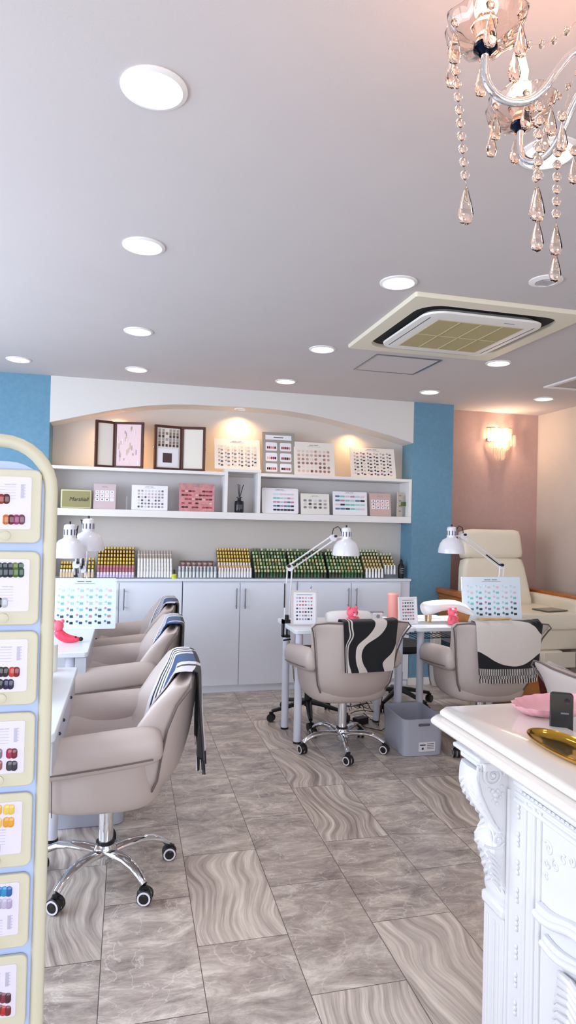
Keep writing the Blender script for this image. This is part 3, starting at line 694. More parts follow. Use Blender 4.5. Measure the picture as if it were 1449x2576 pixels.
# ------------------------------------------------------------------ throws draped over the chair backs
def drape(name,chairpos,u0,u1,zin,zout,edges,mats,label,tw=.0,rows=None,fringe=None,lift=.012,sag=0,mats_out=None):
    """edges: list of (function f(s)->0..1 across) boundaries, mats idx between them; s runs 0 (inner hem) .. 1 (outer hem)"""
    (loc,rz)=chairpos
    t=empty(name,loc,rz,label,'throw')
    vin=(zin-BZ0)/(BZ1-BZ0);vout=(zout-BZ0)/(BZ1-BZ0)
    def pt(u,s,off):
        # arc length parts: inner from vin to 1, over the top, outer 1 to vout
        Lin=(1-vin)*(BZ1-BZ0);Lt=.085;Lo=(1-vout)*(BZ1-BZ0);T=Lin+Lt+Lo;d=s*T
        if d<Lin:
            v=vin+(1-vin)*d/Lin;y=back_y(u,v,False)+off+lift*.6;z=back_z(u,v)+ (0.004 if v>.97 else 0);x=u*back_w(v)
        elif d<Lin+Lt:
            a=(d-Lin)/Lt;yi=back_y(u,1,False);yo=back_y(u,1,True);m=(yi+yo)/2;h=(yi-yo)/2+lift*.6+off
            y=m+h*math.cos(PI*a);z=back_z(u,1)+(.014+off)*math.sin(PI*a)**.6;x=u*back_w(1)
        else:
            e=(d-Lin-Lt)/max(Lo,1e-6);v=1+(vout-1)*e
            vc=max(v,0.0);yb=back_y(u,min(1,vc),True)
            yb=min(back_y(u,min(1,v+.04*q),True) for q in range(0,18))
            y=yb-lift*.6-off-.004*math.sin(u*9+3*e)*e-sag*(1+math.sin(u*14))*e;z=BZ0+(BZ1-BZ0)*v+.012*abs(u)**3;x=u*(back_w(1)*(1-e)+back_w(.75)*e)
        return Vector((x,y,z))
    NS=44;cols=[]
    nb=len(edges)-1;sub=[max(1,int(round(24*(edges[i+1](.5)-edges[i](.5))))) for i in range(nb)]
    k=MB()
    def grid(us,mi,off0,off1,rng):
        n=len(us)
        rings=[]
        for i in rng:
            s=i/NS
            a=[pt(u0+(u1-u0)*f(s)+tw*(s-.5),s,off1) for f in us];b=[pt(u0+(u1-u0)*f(s)+tw*(s-.5),s,off0) for f in us][::-1]
            rings.append(a+b)
        k.loft(rings,mi)
    for i in range(nb):
        us=[]
        for j in range(sub[i]+1):
            q=j/sub[i]
            us.append(lambda s,i=i,q=q:edges[i](s)*(1-q)+edges[i+1](s)*q)
        if rows and i==rows[0]:
            pass
        Lin=(1-vin)*(BZ1-BZ0);T=Lin+.085+(1-vout)*(BZ1-BZ0);sc=int(NS*(Lin+.07)/T) if mats_out else NS
        grid(us,mats[i],0,.005,range(0,sc+1))
        if mats_out:grid(us,mats_out[i],0,.005,range(sc,NS+1))
    pn={'throw':0}
    o=k.build('woven_cloth',[kblack,kcream,knavy,kwhite],t,ang=60)
    if fringe:
        k=MB();nf=fringe[0]
        for end in fringe[2]:
            for j in range(nf):
                u=u0+(u1-u0)*(j+.5)/nf+tw*(.5 if end else -.5);p=pt(u,1.0 if end else 0.0,.002)
                k.tube([p+Vector((0,0,.004)),p+Vector((.002*math.sin(j*3),(-.004 if end else .004)*(j%2),-fringe[1]*(.8+.3*random.random())))],.0028,5,fringe[3][j%len(fringe[3])])
        k.build('fringe',[kblack,kcream,knavy,kwhite],t)
    return t,pt
def poly(vals):
    n=len(vals)-1
    def f(s):
        x=s*n;i=min(n-1,max(0,int(x)));a=x-i
        p0=vals[max(0,i-1)];p1=vals[i];p2=vals[i+1];p3=vals[min(n,i+2)]
        return .5*((2*p1)+(-p0+p2)*a+(2*p0-5*p1+4*p2-p3)*a*a+(-p0+3*p1-3*p2+p3)*a**3)
    return f
# centre chair: s=.45..1 is the visible outer side. values listed for s=0,.1,...  (visible: s~.42 top -> 1 hem)
def vis(vals):  # vals at 6 heights from top to hem of outer side
    return poly([vals[0]]*4+[v for v in vals])
E1=[[0]*6,[.085,.10,.03,.02,.02,.02],[.105,.125,.045,.035,.03,.03],[.13,.15,.065,.05,.045,.05],[.16,.175,.09,.07,.08,.12],
    [.56,.44,.25,.21,.22,.27],[.78,.66,.40,.32,.35,.45],[1.2,1.2,1.0,.93,.76,.80],[1.2,1.2,1.0,1.0,1.0,1.0]]
E1=[[min(1,v) for v in e] for e in E1]
E1[-1]=[1]*6
drape('wavy_throw',C1,-.44,.66,.72,.55,[vis(e) for e in E1],[0,1,0,1,0,1,0,1],'black throw with cream wavy stripes hanging over the centre chair back')
# foreground chair: stripes seen on the inner side
def inn(vals):return poly(list(vals)+[vals[-1]]*3)
E2=[[0]*6,[.20,.21,.22,.24,.25,.26],[.27,.28,.29,.30,.31,.31],[.38,.40,.43,.45,.45,.44],[.71,.73,.75,.74,.71,.68],[.77,.79,.81,.79,.76,.73],[.80,.82,.84,.82,.79,.76],[.84,.86,.88,.87,.85,.82],[.87,.89,.91,.90,.88,.86],[.92,.93,.94,.93,.92,.91],[.95,.96,.97,.96,.95,.94],[1]*6]
E2i=[poly([v for v in e[::-1]]+[e[0]]*3) for e in E2]
drape('striped_throw',CA,-.84,.62,.50,.50,E2i,[3,0,3,2,3,0,3,0,3,0,3],'navy, white and black striped throw over the left foreground chair, tassels hanging behind',fringe=(34,.05,(1,),[0,0,3,0]),mats_out=[0,0,3,0,0,2,0,0,3,0,0],sag=.014)
drape('striped_throw',CB,-.80,.45,.52,.60,E2i,[2,3,2,2,3,2,3,0,3,2,3],'navy and white striped throw bunched over the second left chair',fringe=(30,.06,(0,1),[0,3]),tw=-.15,mats_out=[0,3,0,0,3,0,3,0,3,0,0])
drape('striped_throw',CC,-.80,.60,.52,.62,E2i,[3,2,2,2,3,0,3,0,3,0,3],'navy throw with black and white border over the farthest left chair',fringe=(26,.05,(0,),[0,3]),mats_out=[0,3,0,0,3,0,3,0,3,0,0])
# black hanging tail behind foreground chair
k=MB()
(lx,ly,_),rz=CA
# right chair: cream lobe, black curve and barred hem (built by rows)
def barred(chairpos,u0,u1,zout,label):
    (loc,rz)=chairpos;t=empty('barred_throw',loc,rz,label,'throw')
    v1=(zout-BZ0)/(BZ1-BZ0)
    def P(u,h,off):
        # h: -0.25..0 inner side/top, 0..1 outer
        w=back_w(1)
        if h<0:
            a=-h/.25
            if a<.5:
                q=a*2;yi=back_y(u,1,False);yo=back_y(u,1,True);m=(yi+yo)/2;hh=(yi-yo)/2+.006+off
                return Vector((u*w,m-hh*math.cos(PI*q),back_z(u,1)+(.014+off)*math.sin(PI*q)**.6))
            v=1-(a-.5)*.5;return Vector((u*back_w(v),back_y(u,v,False)+.006+off,back_z(u,v)))
        v=1+(v1-1)*h;yb=min(back_y(u,min(1,v+.04*q),True) for q in range(0,18))
        return Vector((u*(w*(1-h)+back_w(.7)*h),yb-.006-off,BZ0+(BZ1-BZ0)*v+.012*abs(u)**3))
    k=MB();NU=60
    def band(f0,f1,n,mi,inset=0):
        rings=[]
        for i in range(NU+1):
            a=i/NU;u=u0+(u1-u0)*a;h0,h1=f0(a),f1(a)
            r=[P(u,h0+(h1-h0)*j/n,.005) for j in range(n+1)]+[P(u,h0+(h1-h0)*j/n,0) for j in range(n,-1,-1)]
            rings.append(r)
        k.loft(rings,mi)
    topb=poly([-.14,-.12,-.10,-.08,-.06,-.03,.03,.20])      # start of the cream lobe
    lobe=poly([.48,.55,.64,.70,.73,.735,.70,.62,.53])        # end of the cream lobe
    band(lambda a:-.25,lambda a:topb(a)-.001,5,0);band(topb,lobe,12,1);band(lambda a:lobe(a),lambda a:.78,4,0)
    for j in range(34):
        for (h0,h1,mo) in((.785,.90,0),(.905,.965,1)):
            a0=(j+.5*mo)/34.5;a1=(j+.5*mo+.95)/34.5;ua,ub=u0+(u1-u0)*a0,u0+(u1-u0)*a1;um=(ua+ub)/2
            for (p,q,mi) in((ua,um,0),(um,ub,1)):
                r=[[P(p,h,.005),P(q,h,.005),P(q,h,0),P(p,h,0)] for h in(h0,(h0+h1)/2,h1)];k.loft(r,mi)
    k.build('woven_cloth',[kblack,kcream],t,ang=60)
    k=MB()
    for j in range(44):
        u=u0+(u1-u0)*(j+.5)/44;p=P(u,.965,.003);k.tube([p,p+Vector((.001*math.sin(j),-.002,-.02-.006*random.random()))],.0026,5,j%2)
    k.build('fringe',[kblack,kcream],t)
barred(C2,-.60,.76,.50,'cream and black throw with barred hem over the right desk chair')
# ------------------------------------------------------------------ storage bins
def bin_(loc,rz,label,w=.265,d=.35,h=.225):
    t=empty('storage_bin',loc,rz,label,'storage bin','grey plastic storage bins')
    k=MB();spec=[(w*.92,d*.92,.03,0),(w*.95,d*.95,.035,.004),(w,d,.04,h-.004),(w+.004,d+.004,.04,h),(w-.006,d-.006,.037,h),(w*.93,d*.93,.03,.012)]
    rings=[[Vector((x,y,z)) for x,y in _rr(a,b,r)] for a,b,r,z in spec];k.loft(rings);k.build('tub',mat('grey_bin','#b9bdcc',.4),t)
    for s in(-1,1):
        k=MB();pts=rrect(.075,.016,.0075,4,0,h-.035);k.prism(pts,s*d/2*.995-.002,s*d/2*.995+.0025*1,'y');k.build('handle_slot',greyd,t)
    k=MB().box(-.03,.075,-d/2*.966-.003,-d/2*.966+.002,.03,.085);st=k.build('price_sticker',paper,t)
    k=MB();y=-d/2*.966-.0042
    k.box(-.024,.012,y,y+.001,.066,.072);k.box(-.012,.0,y,y+.001,.042,.054)
    for q in range(4):k.box(.022,.066,y,y+.001,.044+.01*q,.046+.01*q)
    k.build('printed_text',inkd,st)
    return t
def _rr(a,b,r):return rrect(a,b,r,4)
bin_((1.76,3.715,0),-.02,'grey plastic storage bin with white price sticker on floor under right desk')
bin_((-.155,3.14,0),PI/2,'grey plastic storage bin on floor under the left desk behind foreground chair')
# ------------------------------------------------------------------ desks
def legtube(x,y,h,t):
    k=MB().lathe([(0,.012),(.024,.012),(.024,h),(0,h)],(x,y,0),20).lathe([(0,0),(.026,0),(.026,.012),(0,.012)],(x,y,0),20,1)
    return k.build('leg',[mat('leg_white','#dfe3f2',.35),black],t)
def desk(loc,w,d,label,legs,apron=None,lw=0):
    t=empty('nail_desk',loc,0,label,'desk','white nail desks')
    MB().prism(rrect(w,d,.02,4,0,0),.694,.72,'z').build('desk_top',bluewhite,t,.003)
    for x,y in legs:legtube(x,y,.694,t)
    return t
d1=desk((1.425,4.09,0),.81,.50,'white nail desk at centre with tube legs, left of the two joined desks',[(-.36,-.185),(-.372,.10),(.30,.135),(.335,-.155)])
d2=desk((2.27,4.09,0),.86,.50,'white nail desk at right, right of the two joined desks',[(-.36,-.16),(.36,-.16),(.36,.16),(-.36,.20)])
k=MB()
for q in range(9):k.tube([(-.30+.035*q,.02,.60),(-.30+.035*q,.20,.60),(-.30+.035*q,.20,.66)],.0025,6)
k.tube([(-.31,.02,.60),(0.0,.02,.60)],.003,6).tube([(-.31,.20,.60),(0,.20,.60)],.003,6).tube([(-.31,.2,.66),(0,.2,.66)],.003,6)
k.build('wire_basket',mat('basket_navy','#1c2a44',.4),d2)
MB().box(-.02,.25,.02,.2,.55,.69).build('drawer_box',greyp,d2,.004)
# left desks
dl=desk((-.53,4.04,0),.70,1.40,'white nail desk in left row behind the nearer one, pink toy on top',[(.26,-.64),(.26,.64),(-.26,-.64),(-.26,.64)])
MB().box(.29,.343,-.69,.69,.60,.692).build('front_rail',mat('desk_side','#c9ccd6',.4),dl,.002)
dn=desk((-.555,2.56,0),.70,.92,'white nail desk nearest the camera at left with drawers',[(.27,.36),(.27,-.40),(-.27,.36),(-.27,-.40)])
for q,(a,b) in enumerate(((-.44,.02),(.03,.44))):
    MB().box(.28,.343,a,b,.585,.692).build('drawer',mat('desk_side','#c9ccd6',.4),dn,.002)
k=MB()
for yy in(-.25,-.1,.2):k.sph((.345,yy,.655),.006,0,8)
k.build('screw',inkd,dn)
# ------------------------------------------------------------------ stools behind the desks
def stool(loc,rz,label):
    t=empty('rolling_stool',loc,rz,label,'stool','black rolling stools behind the desks')
    MB().lathe([(0,.42),(.17,.42),(.185,.44),(.18,.475),(.15,.49),(0,.492)],n=28).build('seat',blackm,t)
    MB().lathe([(0,.09),(.028,.09),(.028,.25),(.016,.25),(.016,.42),(0,.42)],n=16).build('column',black,t)
    for q in range(5):
        M=Matrix.Rotation(2*PI*q/5,4,'Z');k=MB()
        k.tube([M@Vector((x,0,z)) for x,z in((.01,.12),(.1,.108),(.2,.085),(.27,.072))],[.026,.022,.018,.014],8,0,[.02,.017,.014,.012]);L=k.build('leg',black,t)
        k=MB();MM=M@Matrix.Translation((.275,0,.028))
        for s in(-1,1):k.lathe([(0,-.008),(.026,-.008),(.028,0),(.026,.008),(0,.008)],n=16,M=MM@Matrix.Rotation(.5+q,4,'Z')@Matrix.Translation((0,s*.013,0))@Matrix.Rotation(PI/2,4,'X'))
        k.box(-.014,.014,-.006,.006,0,.04,0,MM);k.build('caster',black,L)
    return t
stool((1.27,4.38,0),.733,'black five-star rolling stool base behind the centre desk')
stool((2.06,4.60,0),.1,'black five-star rolling stool base behind the right desk')
# tangled cables under desk
k=MB();random.seed(3)
for q in range(7):
    p=[Vector((1.50+random.random()*.2,4.2+random.random()*.15,.30-.25*j/6+random.uniform(-.03,.03))) for j in range(7)]
    pts=[]
    for i in range(len(p)-1):
        for s in range(4):pts.append(p[i].lerp(p[i+1],s/4)+Vector((.02*math.sin(i*4+s+q),.02*math.cos(i*3+s*2+q),.01*math.sin(s+q))))
    k.tube(pts,.0028,6)
k.tube([(1.52,4.2,.03),(1.6,4.1,.006),(1.68,4.02,.006),(1.76,4.1,.006)],.003,6)
k.tube([(1.66,4.3,.04),(1.7,4.12,.006),(1.75,4.15,.3),(1.76,4.22,.6)],.003,6)
c=k.build('power_cables',black);tag(c,'tangle of thin black cables hanging under the centre desk','cables',kind='stuff')
pb=empty('power_adapter',(1.60,4.20,0),.4,'black power adapter block on floor under the centre desk','adapter')
MB().box(-.05,.05,-.03,.03,0,.045).build('block',black,pb,.004);MB().tube([(.05,0,.02),(.09,.02,.006),(.14,0,.005)],.003,6).build('cord',black,pb)
# ------------------------------------------------------------------ task lamps
def lamp(base,joint,elbow,head,label,on=False,clamp=True,rz=0,tilt=(0,0)):
    base,joint,elbow,head=map(Vector,(base,joint,elbow,head))
    t=empty('desk_lamp',base,0,label,'lamp','white spring-arm desk lamps')
    J,E,Hd=joint-base,elbow-base,head-base
    k=MB();hz=base.z
    off=Vector((.016,0,0))
    for s in(-1,1):k.tube([Vector((s*.016,0,.02)),J+off*s],.005,8)
    k.build('lower_arm',metal_w,t)
    dv=(E-J).normalized();nn=Vector((0,1,0)).cross(dv).normalized()*.02
    k=MB()
    for s in(-1,1):k.tube([J+nn*s*.8,E+nn*s*.8],.0055,8)
    k.build('upper_arm',metal_w,t)
    MB().tube([J+dv*.01-nn*.2+Vector((0,-.01,0)),J+dv*.16-nn*.2+Vector((0,-.01,0))],.0045,8).build('spring',black,t);MB().tube([Vector((-.02,-.008,.10)),Vector((-.02,-.008,.26))],.004,8).build('spring',black,t)
    for P_ in(J,E):
        k=MB();k.lathe([(0,-.016),(.022,-.016),(.024,0),(.022,.016),(0,.016)],n=16,M=Matrix.Translation(P_)@Matrix.Rotation(PI/2,4,'X'));k.build('joint_plate',metal_w,t)
    k=MB().lathe([(0,-.01),(.009,-.01),(.009,.01),(0,.01)],n=10,M=Matrix.Translation(E+Vector((.01,-.022,.012)))@Matrix.Rotation(PI/2,4,'X'));k.build('knob',black,t);k=MB().lathe([(0,-.012),(.011,-.012),(.011,.012),(0,.012)],n=10,M=Matrix.Translation(J+Vector((-.012,-.022,.012)))@Matrix.Rotation(PI/2,4,'X'));k.build('knob',black,t)
    hd=empty('lamp_head',Hd);hd.parent=t;hd.rotation_euler=(tilt[0],tilt[1],0)
    R_=.094
    # head origin: centre of rim
    prof=[(R_,0),(R_,.012),(R_*.97,.035),(R_*.86,.068),(R_*.66,.095),(R_*.40,.108),(.034,.112),(.034,.17),(.031,.184),(.02,.19),(0,.19)]
    k=MB();n=32
    k.loft([[Vector((max(r,1e-4)*math.cos(2*PI*i/n),max(r,1e-4)*math.sin(2*PI*i/n),z)) for i in range(n)] for r,z in prof]+[],0,False,True)
    k.loft([[Vector((max(r-.003,1e-4)*math.cos(2*PI*i/n),max(r-.003,1e-4)*math.sin(2*PI*i/n),z-.002)) for i in range(n)] for r,z in [(R_+.003,.002)]+prof[:8]],0,False,True)
    k.build('lamp_shade',metal_w,hd)
    k=MB()
    for i in range(10):
        a=2*PI*i/10;M=Matrix.Rotation(a,4,'Z');k.box(.0325,.0352,-.0035,.0035,.128,.160,0,M)
    k.build('vent_slots',mat('vent_dark','#4a4a66',.5),hd)
    MB().lathe([(0,.188),(.006,.188),(.006,.2),(.004,.206),(0,.206)],n=10).build('switch',black,hd)
    bl=MB().lathe([(0,.02),(.02,.022),(.03,.045),(.028,.07),(.016,.1),(0,.1)],n=16).build('bulb',(glow('task_bulb','#ffffff',25) if on else mat('bulb_off','#e9e9ec',.3)),hd)
    side=-1 if E.x<Hd.x else 1
    k=MB();a=E+Vector((0,0,.01));b=Hd+Vector((side*.034,0,.15))
    k.tube([a+Vector((side*.01,0,0)),a.lerp(b,.1)+Vector((side*.005,0,.05)),a.lerp(b,.55)+Vector((0,0,.055)),b+Vector((side*.01,0,.03)),b],.003,8);k.build('cord',black,t)
    k=MB();k.tube([E,Hd+Vector((side*.03,0,.125))],.006,8);k.build('bracket',metal_w,t)
    k=MB().box(-.03,.022,-.02,.02,-.005,.02).box(-.03,-.018,-.02,.02,-.09,.02).box(-.03,.022,-.02,.02,-.095,-.083)
    k.tube([(.004,0,-.10),(.004,0,-.045)],.006,8);k.tube([(-.02,0,-.118),(.03,0,-.112)],.005,8);k.lathe([(0,-.03),(.014,-.03),(.014,.03),(0,.03)],(0,0,.02),12)
    k.build('clamp',black,t)
    if on:
        ld=bpy.data.lights.new('task_light','SPOT');ld.energy=14;ld.color=(.93,.97,1);ld.spot_size=2.2;ld.spot_blend=.5;ld.shadow_soft_size=.04
        lo=bpy.data.objects.new('task_light',ld);COL.objects.link(lo);lo.parent=hd;lo.location=(0,0,.01)
    return t
def q3(x,y,Y):v=AY(x,y,Y);return (v.x,v.y,v.z)
Yl=4.13
def hc(x,y,Y):return q3(x,y,Y)
l1b=q3(720,1577,Yl)
lamp((1.036,Yl,.722),q3(729,1428,Yl),q3(838,1353,Yl),hc(870,1397,Yl),'white desk lamp clamped to left edge of centre desk, arm reaching right')
lamp((2.665,4.2,.722),q3(1262,1425,4.2),q3(1163,1349,4.2),hc(1135,1391,4.2),'lit white desk lamp on right desk with arm reaching left in front of recliner',on=True)
lamp((-.30,4.16,.722),q3(196,1452,4.14),q3(192,1420,4.0),hc(174,1402,3.85),'white desk lamp on left desk, nearer one partly behind the cream frame')
lamp((-.21,4.30,.722),q3(208,1432,4.28),q3(216,1358,4.2),hc(221,1384,4.0),'white desk lamp on left desk, farther one just right of the other')
# ------------------------------------------------------------------ things on the desks
board('desk_swatch_board',1165,1313,1452,1563,4.12,'large glossy white nail sample board standing on right desk','display board',6,6,'cool',mat('gloss_board','#e3f0fb',.25),z=.7205,lean=.12,rr=.008,top=.17)
MB().box(-.13,.13,-.03,.04,0,.012).build('board_foot',woodl,bpy.data.objects['desk_swatch_board'])
bd,w_,h_=board('desk_swatch_board',128,290,1455,1580,4.02,'large glossy white nail sample board standing at back of left desk','display board',6,6,'cool',mat('gloss_board','#e3f0fb',.25),z=.7205,lean=.12,rr=.008,top=.17)
def photo_frame(px0,px1,pyt,pyb,Y,label,rows,cols,fm,rz=0,style='s'):
    a=AY(px0,pyb,Y);b=AY(px1,pyb,Y);tp=AY(px0,pyt,Y);w=b.x-a.x;h=(tp.z-.7205)*1.01
    t=empty('photo_frame',((a.x+b.x)/2,Y,.7205),rz,label,'photo frame');t.rotation_euler=(-.12,0,rz)
    k=MB();f=.012
    k.box(-w/2,w/2,-.006,.006,0,f).box(-w/2,w/2,-.006,.006,h-f,h).box(-w/2,-w/2+f,-.006,.006,f,h-f).box(w/2-f,w/2,-.006,.006,f,h-f);k.build('frame',fm,t,.001)
    MB().box(-w/2+f,w/2-f,-.003,.003,f,h-f).build('print',paper,t)
    k=MB()
    random.seed(rows)
    for r in range(rows):
        for c in range(cols):
            x=-w*.33+w*.66*(c+.5)/cols;z=h*.14+h*.7*(r+.5)/rows;s=random.uniform(.2,.42)
            k.box(x-w*.66/cols*s,x+w*.66/cols*s,-.0042,-.0032,z-h*.7/rows*.25,z+h*.7/rows*.2,random.randint(0,3))
    k.box(-w*.3,w*.3,-.0042,-.0032,h*.87,h*.885,0)
    k.build('nail_pictures',[ink,inkd,mat('pic_pink','#c06a78',.5),mat('pic_grey','#b9b6c0',.5)],t)
    MB().box(-.02,.02,.02,.05,0,h*.5,0,Matrix.Rotation(.1,4,'X')).build('easel_back',mat('frame_back','#b9b4ac',.6),t)
    return t
photo_frame(733,797,1487,1568,4.0,'white framed nail price list standing at left end of centre desk',7,6,mat('frame_taupe','#cfc7c6',.5),-.12)
photo_frame(1003,1052,1503,1562,3.98,'small white frame with red floral nail picture at joint of the desks',6,5,paper,.1)
k=MB().tube([(-.16,0,.045),(-.15,0,.045),(-.10,0,.045),(.10,0,.045),(.15,0,.045),(.16,0,.045)],[.02,.036,.045,.045,.036,.02],20)
k.box(-.14,.14,-.04,.04,0,.02);o=k.build('arm_pillow',pillow_m,sub=1);o.location=(1.44,4.05,.7205);tag(o,'long white cylindrical hand rest pillow on centre desk behind pink toy','pillow')
def toy(loc,rz,label,lying=False,s=1.0):
    t=empty('pink_toy',loc,rz,label,'toy','small pink vinyl toys')
    if lying:
        M=Matrix.Rotation(PI/2.2,4,'Y')@Matrix.Translation((-.03,0,-.03))
    else:M=Matrix.Identity(4)
    k=MB().lathe([(0,0),(.03,.002),(.036,.02),(.03,.045),(.02,.058),(0,.06)],n=16,M=M)
    for sx in(-1,1):
        k.sph((sx*.022,-.022,.012),.016,0,10,.8,M);k.sph((sx*.032,-.008,.04),.012,0,10,1.4,M)
    k.build('body',pinkv,t)
    k=MB().sph((0,0,.08),.034,0,16,.85,M)
    for sx in(-1,1):k.sph((sx*.024,0,.105),.011,0,10,1,M)
    h=k.build('head',pinkv,t)
    k=MB().sph((0,-.026,.072),.013,0,10,.8,M);k.build('muzzle',pinkl,h)
    k=MB()
    for sx in(-1,1):k.sph((sx*.012,-.031,.086),.0028,0,6,1,M)
    k.sph((0,-.0385,.076),.003,0,6,.8,M);k.build('face_marks',inkd,h)
    t.scale=(s,s,s);return t
toy((AY(886,1560,3.93).x,3.93,.7205),.25,'small pink seated toy on centre desk in front of white pillow',s=1.15)
toy((AY(1142,1562,3.93).x,3.95,.7205),.3,'small pink seated toy on right desk beside the curved hand rest',s=1.0)
# pink wrist rest figure lying on left desk
t=empty('pink_lying_toy',(-.32,3.60,.7205),0,'glossy hot pink lying toy with black nose on the left desk','toy')
k=MB().tube([(-.03,0,.07),(-.025,0,.05),(.0,0,.028),(.03,0,.02),(.06,0,.018),(.085,0,.017)],[.024,.028,.028,.022,.017,.012],14);k.build('body',mat('hot_pink','#ff4a66',.3),t,sub=1)
k=MB().sph((-.03,0,.09),.03,0,14).sph((-.05,0,.115),.011,0,8).sph((-.008,0,.115),.011,0,8);k.build('head',pinkv,t)
k=MB().sph((.088,0,.018),.012,0,10).sph((.062,-.014,.032),.005,0,8);k.build('nose',black,t)
# candle-like holder + rest on near desk
k=MB().lathe([(0,0),(.03,0),(.03,.11),(.027,.115),(0,.115)],n=20);o=k.build('cream_canister',mat('cream_can','#e9ece0',.4));o.location=(-.315,2.96,.7205);tag(o,'pale cream cylindrical canister at corner of the near left desk','canister')
k=MB();rings=[]
for i,(x,s) in enumerate(((-.22,.4),(-.2,.8),(-.12,1),(0,1),(.12,1),(.18,.8),(.2,.4))):
    rings.append([Vector((y*s,x,.03+z*s)) for y,z in rrect(.13,.06,.028,4)])
k.loft(rings);o=k.build('wrist_cushion',pillow_m,sub=1);o.location=(-.345,2.66,.7205);tag(o,'white padded wrist cushion lying on the near left desk','pillow')
# white little appliance
t=empty('small_device',(AY(948,1555,4.15).x,4.15,.7205),0,'small white boxy device with round lens on centre desk','device')
MB().box(-.035,.035,-.02,.02,.012,.058).build('body',metal_w,t,.006);MB().lathe([(0,0),(.012,0),(.012,.008),(0,.008)],n=16,M=Matrix.Translation((0,-.02,.034))@Matrix.Rotation(PI/2,4,'X')).build('lens',steel,t)
MB().box(-.045,.045,-.012,.012,.055,.064).build('top_plate',steel,t,.002);MB().box(-.03,.03,-.018,.018,0,.012).build('foot',steel,t)
t=empty('pink_tumbler',(AY(988,1553,4.08).x,4.08,.7205),0,'tall salmon pink cylindrical tumbler standing on centre desk','tumbler')
MB().lathe([(0,0),(.036,0),(.038,.004),(.038,.185),(.036,.19),(0,.19)],n=28).build('body',peach,t)
MB().lathe([(0,.19),(.037,.19),(.037,.2),(.034,.203),(0,.203)],n=28).build('lid',mat('peach_lid','#f7c3bb',.4),t)
# curved hand rest with wooden legs
t=empty('hand_rest',(AY(1130,1555,4.05).x,4.07,.7205),0,'curved white cushioned hand rest on wooden legs on right desk','hand rest')
k=MB().tube([(-.20,0,.085),(-.185,0,.09),(-.15,0,.095),(-.09,0,.108),(-.02,0,.118),(.05,0,.113),(.11,0,.092),(.17,0,.058),(.2,0,.038)],[.03,.055,.065,.062,.06,.06,.055,.04,.015],18,0,[.03,.046,.05,.042,.036,.038,.038,.026,.008]);k.build('cushion',pillow_m,t,sub=1)
for (x,y,h) in((-.15,-.03,.075),(-.15,.03,.075)):MB().lathe([(0,0),(.009,0),(.012,h),(0,h)],(x,y,0),12).build('leg',woodl,t)
MB().prism([(.02,0),(.14,0),(.16,.05),(.06,.09),(.02,.08)],-.03,.03,'y').build('wooden_support',mat('support_wood','#b0763a',.45,var=.15,vscale=20),t,.003)
k=MB().prism(rrect(.26,.12,.03,4),0,.012,'z');o=k.build('white_mat',pillow_m);o.location=(2.07,4.24,.7205);tag(o,'thin white folded mat lying on right desk behind hand rest','mat')
# brush on frame top
k=MB();k.tube([(0,0,0),(.004,0,.05),(.012,0,.09)],[.006,.005,.002],8);o=k.build('nail_brush',metal_w);o.location=(AY(777,1490,4.10).x,4.10,.7205+.14);
pc=empty('brush_cup',(o.location.x,4.10,.7205),0,'small white cup holding a nail brush behind the price list frame','cup')
MB().lathe([(0,0),(.025,0),(.028,.145),(.025,.145),(.022,.01),(0,.01)],n=16).build('cup',metal_w,pc)
tag(o,'slim white nail brush with dark tip standing behind the price list frame','brush');tip=MB().tube([(.0122,0,.089),(.016,0,.108)],[.003,.001],8).build('bristles',inkd,o)
# ------------------------------------------------------------------ recliner against the mauve wall
rc=empty('pedicure_recliner',(3.10,4.85,0),0,'cream leather recliner with orange wood armrests in the back right corner','recliner')
def pad(name,x0,x1,z0,z1,y0,y1,m,parent,M=None,r=.03,sub=1):
    k=MB();w=x1-x0;h=z1-z0;cx,cz=(x0+x1)/2,(z0+z1)/2;rings=[]
    for (s,y) in((.9,y0),(.985,y0+.012),(1,y0+.03),(1,y1-.03),(.985,y1-.012),(.9,y1)):
        rings.append([Vector((cx+a*(1-(1-s)*.5),y,cz+b*(1-(1-s)*.5))) for a,b in rrect(w,h,min(r,w/2.1,h/2.1),4)])
    if M is not None:rings=[[M@p for p in q] for q in rings]
    k.loft(rings);return k.build(name,m,parent,sub=sub)
MT=Matrix.Translation((0,.12,.66))@Matrix.Rotation(-.20,4,'X')
def bp(z0,z1,w0,w1,y0=-.13,y1=0,name='back_cushion'):
    k=MB();rings=[]
    for s,z in((.9,z0),(1,z0+.02),(1,z1-.03),(.93,z1)):
        w=w0+(w1-w0)*((z-z0)/(z1-z0));rings.append([MT@Vector((-.02+a,(y0+y1)/2+b*s,z)) for a,b in rrect(w,(y1-y0),.045,4)])
    k.loft(rings);return k.build(name,creaml,rc,sub=1)
bp(0,.455,.70,.58);bp(.44,.70,.585,.565,-.14,0,'headrest')
pad('seat_cushion',-.36,.40,.60,.73,-.55,.12,creaml,rc)
pad('seat_base',-.33,.37,.44,.60,-.52,.1,creaml,rc,r=.02)
pad('leg_rest',-.25,.20,.30,.44,-.56,-.3,mat('rest_cream','#ddd3c2',.5),rc,r=.02)
for s in(-1,1):
    cx=.46 if s>0 else -.42
    k=MB().box(cx-.05,cx+.05,-.5,.3,.80,.84).box(cx-.03,cx+.04,-.46,.28,.42,.80);tag(k.build('armrest',woodo,rc,.01),'orange wood armrest')
    if s>0:pad('arm_cushion',cx-.115,cx-.035,.70,.82,-.5,.15,creaml,rc)
    for (ya__,yb__) in((-.5,-.42),(.2,.28)):MB().box(cx-.1,cx-.03,ya__,yb__,0,.46).build('frame_leg',mat('frame_cream','#d6cec4',.5),rc,.004)
